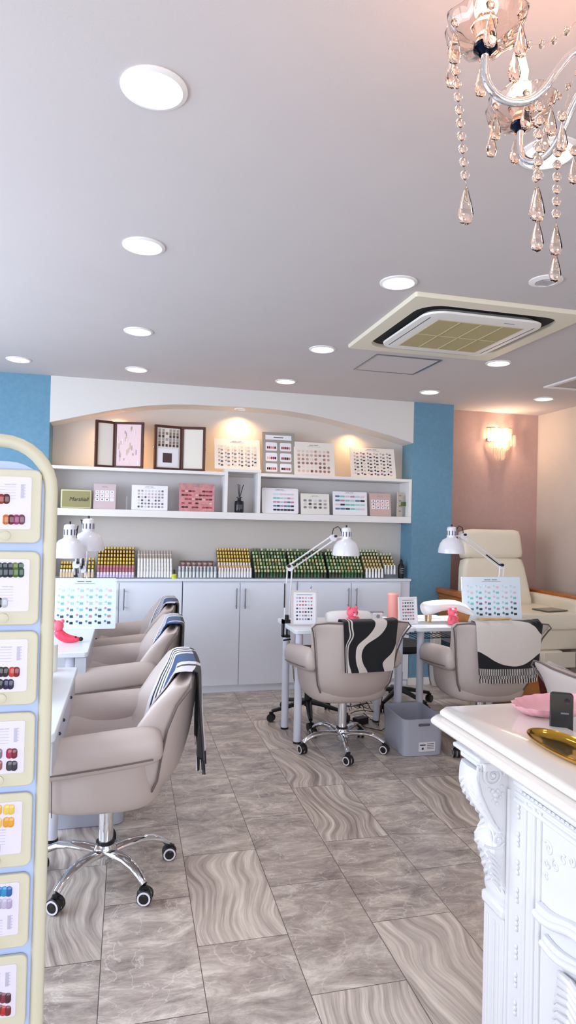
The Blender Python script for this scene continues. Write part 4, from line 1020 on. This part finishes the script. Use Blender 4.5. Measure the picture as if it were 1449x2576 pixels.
MB().box(-.33,.38,-.30,.3,.0,.30).build('base_box',mat('dark_base','#6a2c1c',.5),rc,.01)
MB().box(.02,.30,-.56,-.545,.31,.43).build('front_flap',mat('rest_cream','#ddd3c2',.5),rc,.003)
tm=MB().box(-.11,.11,-.08,.08,0,.008);o=tm.build('black_tablet',mat('tablet_dark','#5b5a50',.2));o.location=(3.28,4.45,.733);o.rotation_euler=(0,0,.2);tag(o,'thin dark tablet lying on the cream recliner seat','tablet')
ws=empty('wooden_footstool',(2.83,4.13,0),0,'orange wood tapered stool standing between the right chairs','footstool')
k=MB();k.loft([[Vector((x*s,y*s,z)) for x,y in rrect(.22,.2,.02,3)] for s,z in((1.1,0),(.62,.37),(.62,.38))]);k.build('body',woodo,ws)
# small dark table by the right wall
st=empty('side_table',(3.50,4.0,0),0,'small dark side table with white top at right edge below recliner arm','side table')
MB().lathe([(0,.50),(.16,.50),(.16,.53),(0,.53)],n=28).build('table_top',marble,st)
for q in range(4):
    a=PI/4+q*PI/2;MB().tube([(.12*math.cos(a),.12*math.sin(a),.5),(.15*math.cos(a),.15*math.sin(a),0)],.01,8).build('leg',woodd,st)
# feather / fur trim at left of recliner back
random.seed(5);k=MB()
fx=AY(1185,1400,5.0)
for i in range(150):
    z=.82+.5*random.random();x=-.27+.09*(1.32-z)+random.uniform(-.01,.02)
    a=random.uniform(-.5,.4);L_=random.uniform(.04,.085)
    p=Vector((x,.0-.13*0+random.uniform(-.12,-.08),z));p.y+=(z-.66)*.2
    k.tube([p,p+Vector((math.cos(a)*L_*.6,-.015,-math.sin(a+.8)*L_))],[.002,.0006],4)
fur=k.build('fur_throw',mat('grey_fur','#b9b0aa',.9));fur.location=(3.10,4.97,0);tag(fur,'grey feathery fur throw hanging on left side of the cream recliner back','fur throw',kind='stuff')
# ------------------------------------------------------------------ crystal wall sconce
sx_=AY(1258,1115,5.30);sc=empty('crystal_sconce',(sx_.x,5.35,sx_.z),0,'lit crystal wall sconce glowing warm on the mauve wall','wall light')
MB().box(-.11,.11,-.012,0,.02,.05).build('back_plate',steel,sc,.003)
glass_s=mat('sconce_crystal','#fff1dc',.05,trans=.6,alpha=.6)
tiers=[(-.13,.02,.14,.11,7),(.03,.13,.14,.09,6),(-.10,.11,.06,.13,11),(-.06,.06,-.05,.10,7),(.09,.17,.08,.10,5)]
for i,(xa_,xb_,zt_,ln,n) in enumerate(tiers):
    k=MB()
    for q in range(n):
        a=PI*q/(n-1) if n>1 else 0;x=xa_+(xb_-xa_)*q/(n-1);y=-.03-.045*math.sin(a)
        l=ln*(.75+.25*math.sin(a));k.prism([(x-.008,zt_),(x+.008,zt_),(x+.008,zt_-l),(x,zt_-l-.015),(x-.008,zt_-l)],y-.003,y+.003,'y')
    k.build('crystal_tier',glass_s,sc)
k=MB()
for i,(xa_,xb_,zt_,ln,n) in enumerate(tiers):
    k.tube([(xa_+(xb_-xa_)*q/10,-.03-.045*math.sin(PI*q/10),zt_+.003) for q in range(11)],.004,6)
k.build('rail',steel,sc)
for bxp in(-.08,0,.075):
    MB().sph((bxp,-.04,.06),.017,0,12,1.8).build('bulb',glow('sconce_bulb','#ffdcb0',60),sc)
ld=bpy.data.lights.new('sconce_lamp','POINT');ld.energy=5;ld.color=(1,.72,.5);ld.shadow_soft_size=.02
lo=bpy.data.objects.new('sconce_lamp',ld);COL.objects.link(lo);lo.parent=sc;lo.location=(0,-.12,.04)
# ------------------------------------------------------------------ chandelier
ccx,ccy,cz=.744,.826,2.15
ch=empty('crystal_chandelier',(ccx,ccy,CE),0,'chrome chandelier with glass cups and hanging crystal strands at upper right','chandelier')
Z=lambda z:z-CE
k=MB().lathe([(0,0),(.06,0),(.055,-.02),(.012,-.035),(.007,-.04),(.007,Z(2.30)),(0,Z(2.30))],n=24).build('ceiling_rod',chrome,ch)
k=MB().lathe([(0,Z(2.31)),(.02,Z(2.30)),(.045,Z(2.27)),(.03,Z(2.22)),(.05,Z(2.18)),(.03,Z(2.13)),(.04,Z(2.07)),(.03,Z(2.03)),(0,Z(2.02))],n=20);k.build('glass_column',crystal,ch)
tag(MB().sph((0,0,Z(1.985)),.03,0,14).build('finial',crystal,ch),'clear crystal ball')
MB().lathe([(0,Z(2.10)),(.045,Z(2.10)),(.05,Z(2.085)),(.045,Z(2.07)),(0,Z(2.065))],n=20).build('arm_hub',chrome,ch)
def bead(k,p,r,fl=.55):
    k.lathe([(0,-r),(r*.7,-r*.6),(r,0),(r*.7,r*.6),(0,r)],p,8,0,None,1,fl)
def drop(k,p,L):
    k.lathe([(0,-L),(L*.15,-L*.92),(L*.215,-L*.74),(L*.15,-L*.45),(L*.06,-L*.15),(0,0)],p,8,0,None,1,.7)
angs=[math.radians(163+60*i*-1) for i in range(6)]
for i,a in enumerate(angs):
    ca,sa=math.cos(a),math.sin(a)
    def W3(r,z):return Vector((r*ca,r*sa,Z(z)))
    Rr=.23
    path=[W3(r,z) for r,z in((.03,2.10),(.05,2.13),(.075,2.145),(.10,2.135),(.12,2.11),(.14,2.08),(.165,2.063),(.195,2.064),(.218,2.08),(.23,2.105),(.23,2.14))]
    pp=[]
    for j in range(len(path)-1):
        for s in range(3):
            p0,p1,p2,p3=path[max(0,j-1)],path[j],path[j+1],path[min(len(path)-1,j+2)];t_=s/3
            pp.append(.5*((2*p1)+(-p0+p2)*t_+(2*p0-5*p1+4*p2-p3)*t_*t_+(-p0+3*p1-3*p2+p3)*t_**3))
    pp.append(path[-1])
    MB().tube(pp,.0065,10).build('arm',chrome,ch)
    k=MB().lathe([(0,Z(2.139)),(.01,Z(2.139)),(.0185,Z(2.147)),(.0185,Z(2.152)),(.012,Z(2.157))],(Rr*ca,Rr*sa,0),20,0);k.build('socket_cup',mat('dark_chrome','#1a2238',.1,1),ch)
    k=MB();prof=[(.012,2.150),(.03,2.152),(.047,2.160),(.058,2.175),(.062,2.192),(.057,2.194),(.052,2.178),(.043,2.167),(.03,2.160),(.012,2.158)];rings=[]
    for r,z in prof:rings.append([Vector((Rr*ca+r*(1+.06*math.cos(8*PI*2*q/48))*math.cos(2*PI*q/48),Rr*sa+r*(1+.06*math.cos(8*PI*2*q/48))*math.sin(2*PI*q/48),Z(z))) for q in range(48)])
    k.loft(rings,0,False,False);k.build('glass_cup',crystal,ch)
    k=MB().lathe([(.0,Z(2.158)),(.017,Z(2.16)),(.013,Z(2.17)),(.02,Z(2.185)),(.013,Z(2.2)),(.019,Z(2.215)),(.013,Z(2.23)),(.0,Z(2.235))],(Rr*ca,Rr*sa,0),14);k.build('candle_tube',crystal,ch)
    MB().lathe([(0,Z(2.225)),(.011,Z(2.235)),(.013,Z(2.25)),(.006,Z(2.28)),(0,Z(2.29))],(Rr*ca,Rr*sa,0),12).build('bulb',glow('candle_bulb','#ffbe85',22),ch)
    # pendants from cup rim
    for q in range(6):
        b=a+2*PI*q/6+.4;k=MB();px,py=Rr*ca+.056*math.cos(b),Rr*sa+.056*math.sin(b)
        bead(k,(px,py,Z(2.172)),.008);drop(k,(px,py,Z(2.162)),.055)
        k.tube([(px,py,Z(2.19)),(px,py,Z(2.155))],.0006,4);k.build('crystal_drop',crystal,ch)
    # long strand hanging from the cup, ending in a drop
    bb_={0:(math.radians(166),.05,11,.0022),1:(math.radians(-16),.03,6,.0)}.get(i,(a+.9,.05,9 if i%2==0 else 5,.003))
    px,py=Rr*ca+bb_[1]*math.cos(bb_[0]),Rr*sa+bb_[1]*math.sin(bb_[0]);k=MB();zz=2.152;dx_=RT*bb_[3]
    for q in range(bb_[2]):bead(k,(px+dx_.x*q,py+dx_.y*q,Z(zz)),.0085);zz-=.0205
    qn=bb_[2];drop(k,(px+dx_.x*qn,py+dx_.y*qn,Z(zz+.006)),.065)
    k.tube([(px,py,Z(2.165)),(px+dx_.x*qn,py+dx_.y*qn,Z(zz))],.0006,4);k.build('crystal_strand',crystal,ch)
    k=MB();p_=W3(.145,2.055);zz=p_.z
    for q in range(6):bead(k,(p_.x,p_.y,zz),.0095);zz-=.0215
    drop(k,(p_.x,p_.y,zz+.006),.06);drop(k,(p_.x,p_.y,zz-.045),.055);k.tube([(p_.x,p_.y,p_.z+.008),(p_.x,p_.y,zz-.04)],.0006,4);k.build('crystal_strand',crystal,ch)
    # swag up to the column top
    k=MB()
    for q in range(10):
        f=q/9;r=.2*(1-f)+.03*f;z=2.165+.12*f-.06*math.sin(PI*f)
        k.lathe([(0,-.008),(.004,-.004),(.0045,.004),(0,.008)],tuple(W3(r,z)),8)
    k.tube([W3(.2*(1-q/9)+.03*q/9,2.165+.12*q/9-.06*math.sin(PI*q/9)) for q in range(10)],.0006,4);k.build('crystal_swag',crystal,ch)
    # faceted disc above arm junction
    k=MB();bead(k,tuple(W3(.07,2.06)),.012);drop(k,tuple(W3(.07,2.05)),.045);bead(k,tuple(W3(.11,2.04)),.01);drop(k,tuple(W3(.11,2.032)),.05);k.tube([W3(.07,2.12),W3(.07,2.02)],.0006,4);k.tube([W3(.07,2.06),W3(.09,2.11),W3(.11,2.04)],.0006,4);k.build('crystal_drop',crystal,ch)
k=MB();zz=1.95
for q in range(3):bead(k,(0,0,Z(zz)),.009);zz-=.02
drop(k,(0,0,Z(zz)),.06);k.build('crystal_strand',crystal,ch)
for a in angs[:]:
    ld=bpy.data.lights.new('candle_lamp','POINT');ld.energy=CAND;ld.color=(1,.48,.24);ld.shadow_soft_size=.02
    lo=bpy.data.objects.new('candle_lamp',ld);COL.objects.link(lo);lo.parent=ch;lo.location=(.23*math.cos(a),.23*math.sin(a),Z(2.21))
# ------------------------------------------------------------------ white carved mantel at right
mn=empty('fireplace_mantel',(.80,1.2,0),0,'white carved fireplace mantel with scroll corbel and glossy top at lower right','mantel')
OY=1.2
def mb_():return MB()
Y0,Y1=-.55,.33   # local y range (world .65 .. 1.53)
# top slab with moulded edge, local x=0 is world .80
def slab(x0,y1,z0,z1,name,m,extra=0,x1=.228):
    k=MB();n=5;r=(z1-z0)/2;rings=[]
    prof=[(r-r*math.cos(PI*i/8),z0+r-r*math.cos(PI*i/8)*0) for i in range(9)]
    levels=[(r*(1-math.sin(PI*i/8)),z0+(z1-z0)*(1-math.cos(PI*i/8))/2) for i in range(9)]
    for (ins,z) in levels:
        c=.02
        rings.append([Vector((x0+ins,Y0,z)),Vector((x1,Y0,z)),Vector((x1,y1-ins,z)),Vector((x0+ins+c,y1-ins,z)),Vector((x0+ins,y1-ins-c,z))])
    k.loft(rings);return k.build(name,m,mn,ang=30)
slab(.0,.345,.898,.92,'top_slab',marble)
slab(-.018,.345+.015,.872,.898,'under_moulding',marble)
ya_,yb2=1.392-OY,1.485-OY
MB().box(.105,.228,Y0,ya_,.845,.872).build('cornice',plaster,mn,.006);MB().box(.111,.228,Y0,ya_,.805,.85).build('cornice',plaster,mn,.003)
for (x0,y1,z0,z1) in((.02,.32,.855,.872),(.038,.305,.838,.855),(.03,.31,.826,.838),(.045,.298,.805,.826)):
    MB().box(x0,.228,ya_-.012,y1,z0,z1).build('capital_block',plaster,mn,.004)
# corbel
pf=[(1139,1870),(1148,1893),(1156,1908),(1152,1921),(1150,1952),(1157,1980),(1167,1996),(1180,2015),(1199,2037),(1204,2060),(1196,2078),(1189,2091),(1190,2112),(1201,2126),(1205,2152),(1211,2175),(1218,2193),(1214,2207),(1216,2222),(1219,2232)]
pc_=[(AY(x,y,1.485).x-.80,AY(x,y,1.485).z) for x,y in pf]
ya_,yb2=1.392-OY,1.485-OY;xr=.155
k=MB();ptsc=pc_[2:]
rings=[]
def corb(yv,ins):
    out=[]
    for j,(x,z) in enumerate(ptsc):out.append(Vector((x+ins,yv,z)))
    return out
rings=[]
for yv,ins in((ya_,.006),(ya_+.008,.0),((ya_+yb2)/2,-.004),(yb2-.008,0),(yb2,.006)):
    c=corb(yv,ins);rings.append(c+[Vector((xr,yv,ptsc[-1][1])),Vector((xr,yv,ptsc[0][1]))])
k.loft(rings);k.build('corbel',plaster,mn,ang=50)
def spiral(cx,cz_,r0,turns,y,w,k,dirn=1):
    pts=[];n=int(26*turns)
    for i in range(n+1):
        f=i/n;a=f*turns*2*PI;r=r0*(1-f*.88);pts.append(Vector((cx+dirn*r*math.cos(a),y,cz_+r*math.sin(a))))
    k.tube(pts,[w*(1-.6*i/n) for i in range(n+1)],8)
vc=AY(1240,1950,1.392);k=MB()
spiral(vc.x-.80,vc.z,.030,2.6,ya_-.001,.0042,k);k.sph((vc.x-.80,ya_-.002,vc.z),.006,0,10)
# inner line of the console
ln=[(1203,1925),(1198,1960),(1206,1998),(1222,2035),(1240,2070),(1254,2090)]
k.tube([Vector((AY(x,y,1.392).x-.80,ya_-.001,AY(x,y,1.392).z)) for x,y in ln],.0035,8)
k.tube([Vector((AY(x+8,y+2,1.392).x-.80,ya_-.001,AY(x,y,1.392).z)) for x,y in ln],.002,8)
v2=AY(1252,2112,1.392);spiral(v2.x-.80,v2.z,.014,1.8,ya_-.001,.003,k)
k.tube([Vector((AY(x,y,1.392).x-.80,ya_-.001,AY(x,y,1.392).z)) for x,y in((1215,2125),(1225,2130),(1240,2134),(1256,2132),(1268,2120))],.003,8)
k.build('volute',plaster,mn)
k=MB()
for (x,y,r) in((1245,1998,.008),(1238,1990,.006),(1252,1990,.006),(1246,2010,.006),(1262,1978,.005),(1230,1985,.005),(1258,2005,.005),(1250,2022,.005),(1264,1995,.004),(1240,2014,.004)):
    p=AY(x,y,1.392);k.sph((p.x-.80,ya_,p.z),r,0,10)
k.build('rosette',plaster,mn)
# leaf ridges on the corbel front
k=MB()
for j in range(9):
    z=.755-j*.012*1.35
    i0=0
    def xf(zz):
        for (xa_1,za_1),(xb_1,zb_1) in zip(ptsc,ptsc[1:]):
            if zb_1<=zz<=za_1:return xa_1+(xb_1-xa_1)*(za_1-zz)/(za_1-zb_1+1e-9)
        return ptsc[-1][0]
    for s in(-1,1):
        m_=(ya_+yb2)/2
        k.tube([Vector((xf(z+.02)+.001,m_+s*.002,z+.02)),Vector((xf(z+.014)-.001,m_+s*.012,z+.014)),Vector((xf(z+.004)-.001,m_+s*.026,z+.004)),Vector((xf(z-.014)+.002,m_+s*.043,z-.014))],[.001,.005,.0055,.001],8)
for j in range(6):
    z=.60-j*.02
    for s in(-1,1):
        k.tube([Vector((xf(z+.02)+.001,m_+s*.002,z+.02)),Vector((xf(z+.01)-.001,m_+s*.014,z+.01)),Vector((xf(z)-.001,m_+s*.028,z)),Vector((xf(z-.02)+.003,m_+s*.044,z-.02))],[.001,.005,.006,.001],8)
# side leaf veins below the small volute
for j in range(6):
    a=AY(1222+j*3,2140+j*14,1.392);b=AY(1238+j*2,2152+j*14,1.392);c=AY(1258,2176+j*13,1.392)
    k.tube([Vector((p.x-.80,ya_-.001,p.z)) for p in(a,b,c)],[.002,.004,.002],8)
k.build('leaf_carving',plaster,mn)
k=MB();bb=AY(1192,2102,1.485)
k.lathe([(0,-.05),(.016,-.046),(.022,-.03),(.022,.03),(.016,.046),(0,.05)],n=18,M=Matrix.Translation((bb.x-.80+.02,m_,bb.z))@Matrix.Rotation(PI/2,4,'X'));k.build('scroll_roll',plaster,mn)
# foot moulding rings of corbel
zf=ptsc[-1][1]
MB().box(.105,xr,ya_-.004,yb2+.002,zf-.03,zf).build('corbel_foot',plaster,mn,.008)
MB().box(.1135,.228,ya_,yb2,.10,zf-.03).build('pilaster',plaster,mn,.004)
k=MB()
for yy in(ya_+.022,ya_+.04,ya_+.07):k.tube([(.1135,yy,.14),(.1135,yy,zf-.05)],.004,8)
k.build('flute',plaster,mn)
MB().box(.098,.228,ya_-.01,yb2+.01,0,.10).build('plinth',plaster,mn,.006)
MB().box(.118,.228,Y0,ya_,.0,.805).build('frieze_panel',plaster,mn)
yb_s=1.345-OY
for g in range(10):
    z0_=.735-g*.066;k=MB()
    k.tube([(.119,yb_s,z0_+.006),(.119,yb_s,z0_-.030)],.001,5)
    for q in range(3):k.sph((.116,yb_s,z0_-q*.0125),.0045,0,8,1.3)
    k.build('bead_trio',plaster,mn)
for yy,rr_,xo in((ya_-.006,.006,.118),(1.318-OY,.005,.118),(1.285-OY,.006,.118),(1.262-OY,.004,.116)):
    MB().tube([(xo,yy,0.02),(xo,yy,.76)],rr_,10).build('vertical_moulding',plaster,mn)
for zz,rr_ in((.785,.008),(.762,.005),(.745,.007)):
    MB().tube([(.118,Y0,zz),(.118,1.36-OY,zz)],rr_,10).build('rail_moulding',plaster,mn)
k=MB();k.tube([(.116,1.33-OY,.774),(.116,1.33-OY-.6,.774)],.002,6)
for q in range(40):k.sph((.113,1.33-OY-.015*q,.774),.0035,0,6,1)
k.build('bead_row',plaster,mn)
# wavy arch bands on the face
def wave(z0,z1,x0,x1,amp,ph,name,y1,y0=Y0):
    k=MB();n=40;rings=[]
    for i in range(n+1):
        y=y1+(y0-y1)*i/n;w=amp*math.cos((y1-y)*26+ph);rings.append([Vector((x0,y,z0+w)),Vector((x0,y,z1+w*.8)),Vector((x1,y,z1+w*.8)),Vector((x1,y,z0+w))])
    k.loft(rings);k.build(name,plaster,mn,.003)
    k=MB();k.tube([(x0,y1+(y0-y1)*i/n,z0+amp*math.cos((y1-(y1+(y0-y1)*i/n))*26+ph)) for i in range(n+1)],.009,10);k.build('wave_edge',plaster,mn)
wave(.555,.575,.100,.118,.016,2.6,'arch_band',1.255-OY)
wave(.495,.512,.105,.118,.013,2.2,'arch_band',1.235-OY)
# shell leaf carving in the centre panel
k=MB();bc=Vector((.098,1.19-OY,.10))
for j in range(20):
    z0_=.10+.017*j;ph=j*.5
    k.tube([Vector((.118,1.20-OY-.012*math.sin(j*.35),z0_)),Vector((.106,1.175-OY,z0_+.035)),Vector((.100,1.135-OY,z0_+.045+.01*math.sin(ph))),Vector((.108,1.09-OY,z0_+.02)),Vector((.118,1.05-OY,z0_-.04))],[.003,.008,.009,.007,.003],8)
k.build('shell_carving',plaster,mn)
def spyz(k,cy,cz_,r0,turns,ph,w,d=1):
    n=int(22*turns);k.tube([Vector((.117,cy+d*r0*(1-i/n*.85)*math.cos(ph+i/n*turns*2*PI),cz_+r0*(1-i/n*.85)*math.sin(ph+i/n*turns*2*PI))) for i in range(n+1)],[w*(1-.5*i/n) for i in range(n+1)],6)
k=MB()
for (y_,z_,r_,t_,p_,d_) in((1.235,.69,.016,1.4,.5,1),(1.21,.665,.013,1.3,2,-1),(1.24,.655,.011,1.2,3,1),(1.185,.69,.012,1.2,1,-1),(1.16,.70,.012,1.3,2,1),(1.13,.705,.01,1.2,0,-1),(1.10,.70,.012,1.2,2,1),(1.24,.625,.009,1.1,1,-1)):spyz(k,y_-OY,z_,r_,t_,p_,.0028,d_)
k.build('scroll_relief',plaster,mn)
# gold tray on the mantel
gt=empty('gold_tray',(.925,1.18,.9205),PI/2+.0,'oval polished gold tray lying on the mantel','tray')
k=MB();n=48;rings=[]
for (a,b,z) in((.10,.035,0),(.112,.045,.001),(.122,.053,.008),(.125,.056,.012),(.123,.054,.0125),(.118,.050,.008),(.11,.043,.003),(.04,.01,.003)):
    rings.append([Vector((a*math.copysign(abs(math.cos(2*PI*i/n))**.8,math.cos(2*PI*i/n)),b*math.sin(2*PI*i/n),z)) for i in range(n)])
k.loft(rings);k.build('dish',gold,gt,ang=60)
# pink tray
pt_=empty('pink_tray',(1.095,1.45,.9215),.15,'translucent pink scalloped tray on far side of the mantel','tray')
k=MB();n=120;rings=[]
for (s,z,sc_) in((.72,0,0),(.8,.002,.02),(.95,.022,.04),(1.0,.032,.06),(.985,.033,.06),(.9,.016,.04),(.78,.006,.02),(.2,.006,0)):
    rings.append([Vector((.135*s*(1+sc_*.5*math.cos(20*2*PI*i/n))*math.cos(2*PI*i/n),.075*s*(1+sc_*.5*math.cos(20*2*PI*i/n))*math.sin(2*PI*i/n),z*.72)) for i in range(n)])
k.loft(rings);k.build('dish',mat('pink_plastic','#eeb3bd',.25),pt_,ang=60)
# reception desk behind, with phone
rd=empty('reception_desk',(1.35,1.2,0),0,'grey-topped reception desk right behind the white mantel','desk')
MB().box(-.30,.35,-.6,.22,.775,.80).build('desk_top',mat('desk_grey','#d3d3d0',.4),rd,.003);MB().box(-.28,.33,-.58,.2,0,.775).build('body',white2,rd)
ph_=AY(1413,1742,1.335)
po=empty('upright_phone',(ph_.x+.0,1.335,.8005),-.5,'black phone standing upright behind the gold tray','phone');po.rotation_euler=(0,0,-.55)
hh=ph_.z-.8005
MB().prism(rrect(.052,hh,.008,4,0,hh/2),-.006,.006,'y').build('body',black,po,.002)
MB().lathe([(0,0),(.006,0),(.006,.002),(0,.002)],n=14,M=Matrix.Translation((.012,-.006,hh-.018))@Matrix.Rotation(PI/2,4,'X')).build('camera_lens',mat('lens_glass','#2b2233',.05),po)
MB().box(-.002,.016,-.0068,-.006,hh-.05,hh-.046).build('logo',greyd,po)
MB().box(-.02,.02,-.01,.02,-.0,.006).build('phone_stand',black,po,.002)
# ------------------------------------------------------------------ nail sample stand at left foreground
YS=1.20
sd=empty('sample_stand',(-.30,YS,0),0,'tall cream tubular frame stand with pale blue panel at left foreground','display stand')
R0=.085;xr_=-.1225+.30-.012;zt_=1.54-.012
# outer flat tube
k=MB();pts=[Vector((xr_,0,.02)),Vector((xr_,0,zt_-R0))]
for i in range(1,9):
    a=PI/2*i/8;pts.append(Vector((xr_-R0+R0*math.cos(a),0,zt_-R0+R0*math.sin(a))))
xl_=-.30
pts.append(Vector((xl_+R0,0,zt_)))
for i in range(1,9):
    a=PI/2+PI/2*i/8;pts.append(Vector((xl_+R0+R0*math.cos(a),0,zt_-R0+R0*math.sin(a))))
pts.append(Vector((xl_,0,.02)))
k.tube(pts,.0115,14);k.build('tube_frame',standc,sd)
MB().box(xl_,xr_,-.15,.15,0,.02).build('base_plate',standc,sd,.005)
pz=1.492;px_r=-.131-.004+.30;k=MB()
pp=rrect(px_r-xl_-.012,pz-.30,.07,8,(px_r+xl_+.012)/2,(pz+.30)/2);k.prism(pp,-.002,.008,'y');k.build('back_panel',standp,sd,.001)
k=MB()
for zz in(1.435,1.135,.835):k.box(px_r-.004,xr_,-.003,.003,zz-.006,zz+.006)
k.build('panel_clip',steel,sd)
rowc=[('1','cards with red and orange swatches'),]
CARDS=[
 ('red and magenta nail tips',1183,103,[('n',-10,1255,['#7c1c12','#8c2014','#54120e'],1),('n',15,1307,['#b86a30','#5a0f18','#8c2c66','#6b3a4c'],1)],'r'),
 ('dark green nail tips with round tops',1388,98,[('c',0,1423,['#0c2a1c','#101a30','#10142e','#5b6a1c','#0f3a20'],5),('n',0,1440,['#123030','#12222c','#101830','#46611a','#123c20'],1),('n',-2,1516,['#1f2410','#b4bcc4'],1)],'n'),
 ('black and red nail tips',1588,93,[('n',2,1690,['#120f14','#140f14'],2),('n',30,1690,['#b8342c','#7a0f16'],2),('n',0,1721,['#10131c'],1),('n',15,1721,['#121440','#101238'],2)],'r'),
 ('grey, rose and dark brown nail tips',1792,86,[('n',-14,1896,['#6c6470','#7a6c7c'],2),('n',24,1895,['#9a2440','#6a1428'],2),('n',-14,1925,['#8a4a4a','#8c5454'],2),('n',24,1926,['#3a3640','#2a2430'],2)],'r'),
 ('yellow and amber nail tips',1994,79,[('n',-15,2037,['#dfae3c','#d9a93a'],2),('n',17,2036,['#e0c25c','#dcbc50'],2),('n',-15,2070,['#d8b460','#dcb85c'],2),('n',16,2068,['#d9962a','#dc9a2c'],2),('n',-8,2135,['#9a6a3a'],1)],'n'),
 ('bright blue and pearl nail tips',2197,72,[('n',-14,2243,['#1a7ab8','#1a6cb0'],2),('n',11,2242,['#2088bc','#1656a0'],2),('n',-14,2274,['#9aa4b8','#a4a4b8'],2),('n',11,2273,['#b8aec8','#a89cb8'],2)],'b'),
 ('crimson and red nail tips',2402,65,[('n',-12,2508,['#7a1440','#4c0c20'],2),('n',8,2510,['#7a1238','#3c0818'],2),('n',-12,2540,['#a81418','#7c1014'],2),('n',8,2542,['#b0181c','#6c0c14'],2)],'r'),
]
def hexmat(h):return mat('gelc_'+h.strip('#'),h,.18,coat=.6)
for ci,(desc,yt,xrt,rows_,lay) in enumerate(CARDS):
    A=AY(xrt,yt+90,YS-.012);T0=AY(xrt,yt,YS-.012).z;B0=AY(xrt,yt+184,YS-.012).z
    hh=T0-B0;ww=.113;cx=A.x-ww/2
    t=empty('tablet_shaped_card_holder',(cx,YS-.003,B0),0,'cream magnetic sample frame holding a white card of %s'%desc,'sample frame','cream sample frames on the stand')
    MB().prism(rrect(ww,hh,.012,6,0,hh/2),-.008,0,'y').build('frame_plate',standc,t,.002)
    cw,chh=ww-.029,hh-.037;c0=.024
    cd_=MB().prism(rrect(cw,chh,.004,4,-.0015,c0+chh/2),-.0095,-.0078,'y').build('card',mat('lilac_card','#dcd6e8',.35),t)
    MB().lathe([(0,0),(.0085,0),(.0085,.003),(.007,.004),(0,.004)],n=20,M=Matrix.Translation((0,-.008,.0125))@Matrix.Rotation(PI/2,4,'X')).build('push_button',standc,t)
    # text
    k=MB();yy0=-.0100;xt=cw/2-.013
    vz=c0+chh*(.86 if lay!='b' else .38);vl=chh*.27
    if lay!='n':
        for q in range(14):
            z=vz-vl*q/14;k.box(xt-.006,xt-(.0005 if q%3 else -.002),yy0,yy0+.0005,z-.0013,z)
    lz=c0+chh*(.8 if lay=='r' else (.25 if lay=='b' else .42))
    for q in range(5):k.box(xt-.045-.004*(q%2),xt-.014,yy0,yy0+.0005,lz-.005*q,lz-.005*q+.0005)
    k.box(xt-.032,xt-.022,yy0,yy0+.0005,lz+.004,lz+.0055);k.box(xt-.021,xt-.014,yy0,yy0+.0005,lz+.004,lz+.0055)
    k.build('printed_text',mat('card_ink','#bdbaca',.6),cd_)
    for (sh_,px_s,py_,cols_,md) in rows_:
        pit=0
        if md==5:pxs=[px_s-1+0.0+13.2*q for q in range(len(cols_))]
        elif md==2:pxs=[px_s+11.5*q for q in range(len(cols_))]
        else:pxs=[px_s+13.2*q for q in range(len(cols_))]
        for px_,hx in zip(pxs,cols_):
            p=AY(px_,py_,YS-.012);lx,lz_=p.x-cx,p.z-B0
            if lx<-cw/2+.004 or lx>cw/2-.004:continue
            k=MB()
            if sh_=='c':
                k.lathe([(0,-.0005),(.0058,-.0005),(.0055,.0012),(.003,.0019),(0,.002)],n=16,M=Matrix.Translation((lx,-.0096,lz_))@Matrix.Rotation(PI/2,4,'X'))
            else:
                k.loft([[Vector((lx+x*s,-.0095-d_,lz_+z*s)) for x,z in rrect(.0108,.0175,.005,5)] for s,d_ in((1,-.0003),(1,.0008),(.8,.0019),(.4,.0024),(.1,.0025))])
            k.build('nail_tip',hexmat(hx),cd_)
# ------------------------------------------------------------------ daylight and world
def area(name,loc,rot,sx,sy,e,col):
    ld=bpy.data.lights.new(name,'AREA');ld.shape='RECTANGLE';ld.size=sx;ld.size_y=sy;ld.energy=e;ld.color=col
    lo=bpy.data.objects.new(name,ld);COL.objects.link(lo);lo.location=loc;lo.rotation_euler=rot;return lo
area('window_daylight_left',(XL+.02,2.3,1.5),(0,-PI/2,0),1.4,4.0,DAYL,(.74,.85,1))
area('window_daylight_front',(.8,YN+.02,1.25),(PI/2,0,0),4.6,2.1,DAYF,(.86,.92,1))
w=bpy.data.worlds.new('world');bpy.context.scene.world=w;w.use_nodes=True
nt=w.node_tree;sk=nt.nodes.new('ShaderNodeTexSky');sk.sky_type='HOSEK_WILKIE';sk.sun_direction=(.3,.5,.8);sk.turbidity=3
nt.links.new(sk.outputs[0],nt.nodes['Background'].inputs[0]);nt.nodes['Background'].inputs[1].default_value=1.0
vs_=bpy.context.scene.view_settings;vs_.view_transform='Standard';vs_.look='None';vs_.gamma=1;vs_.exposure=EXPO;vs_.use_curve_mapping=False
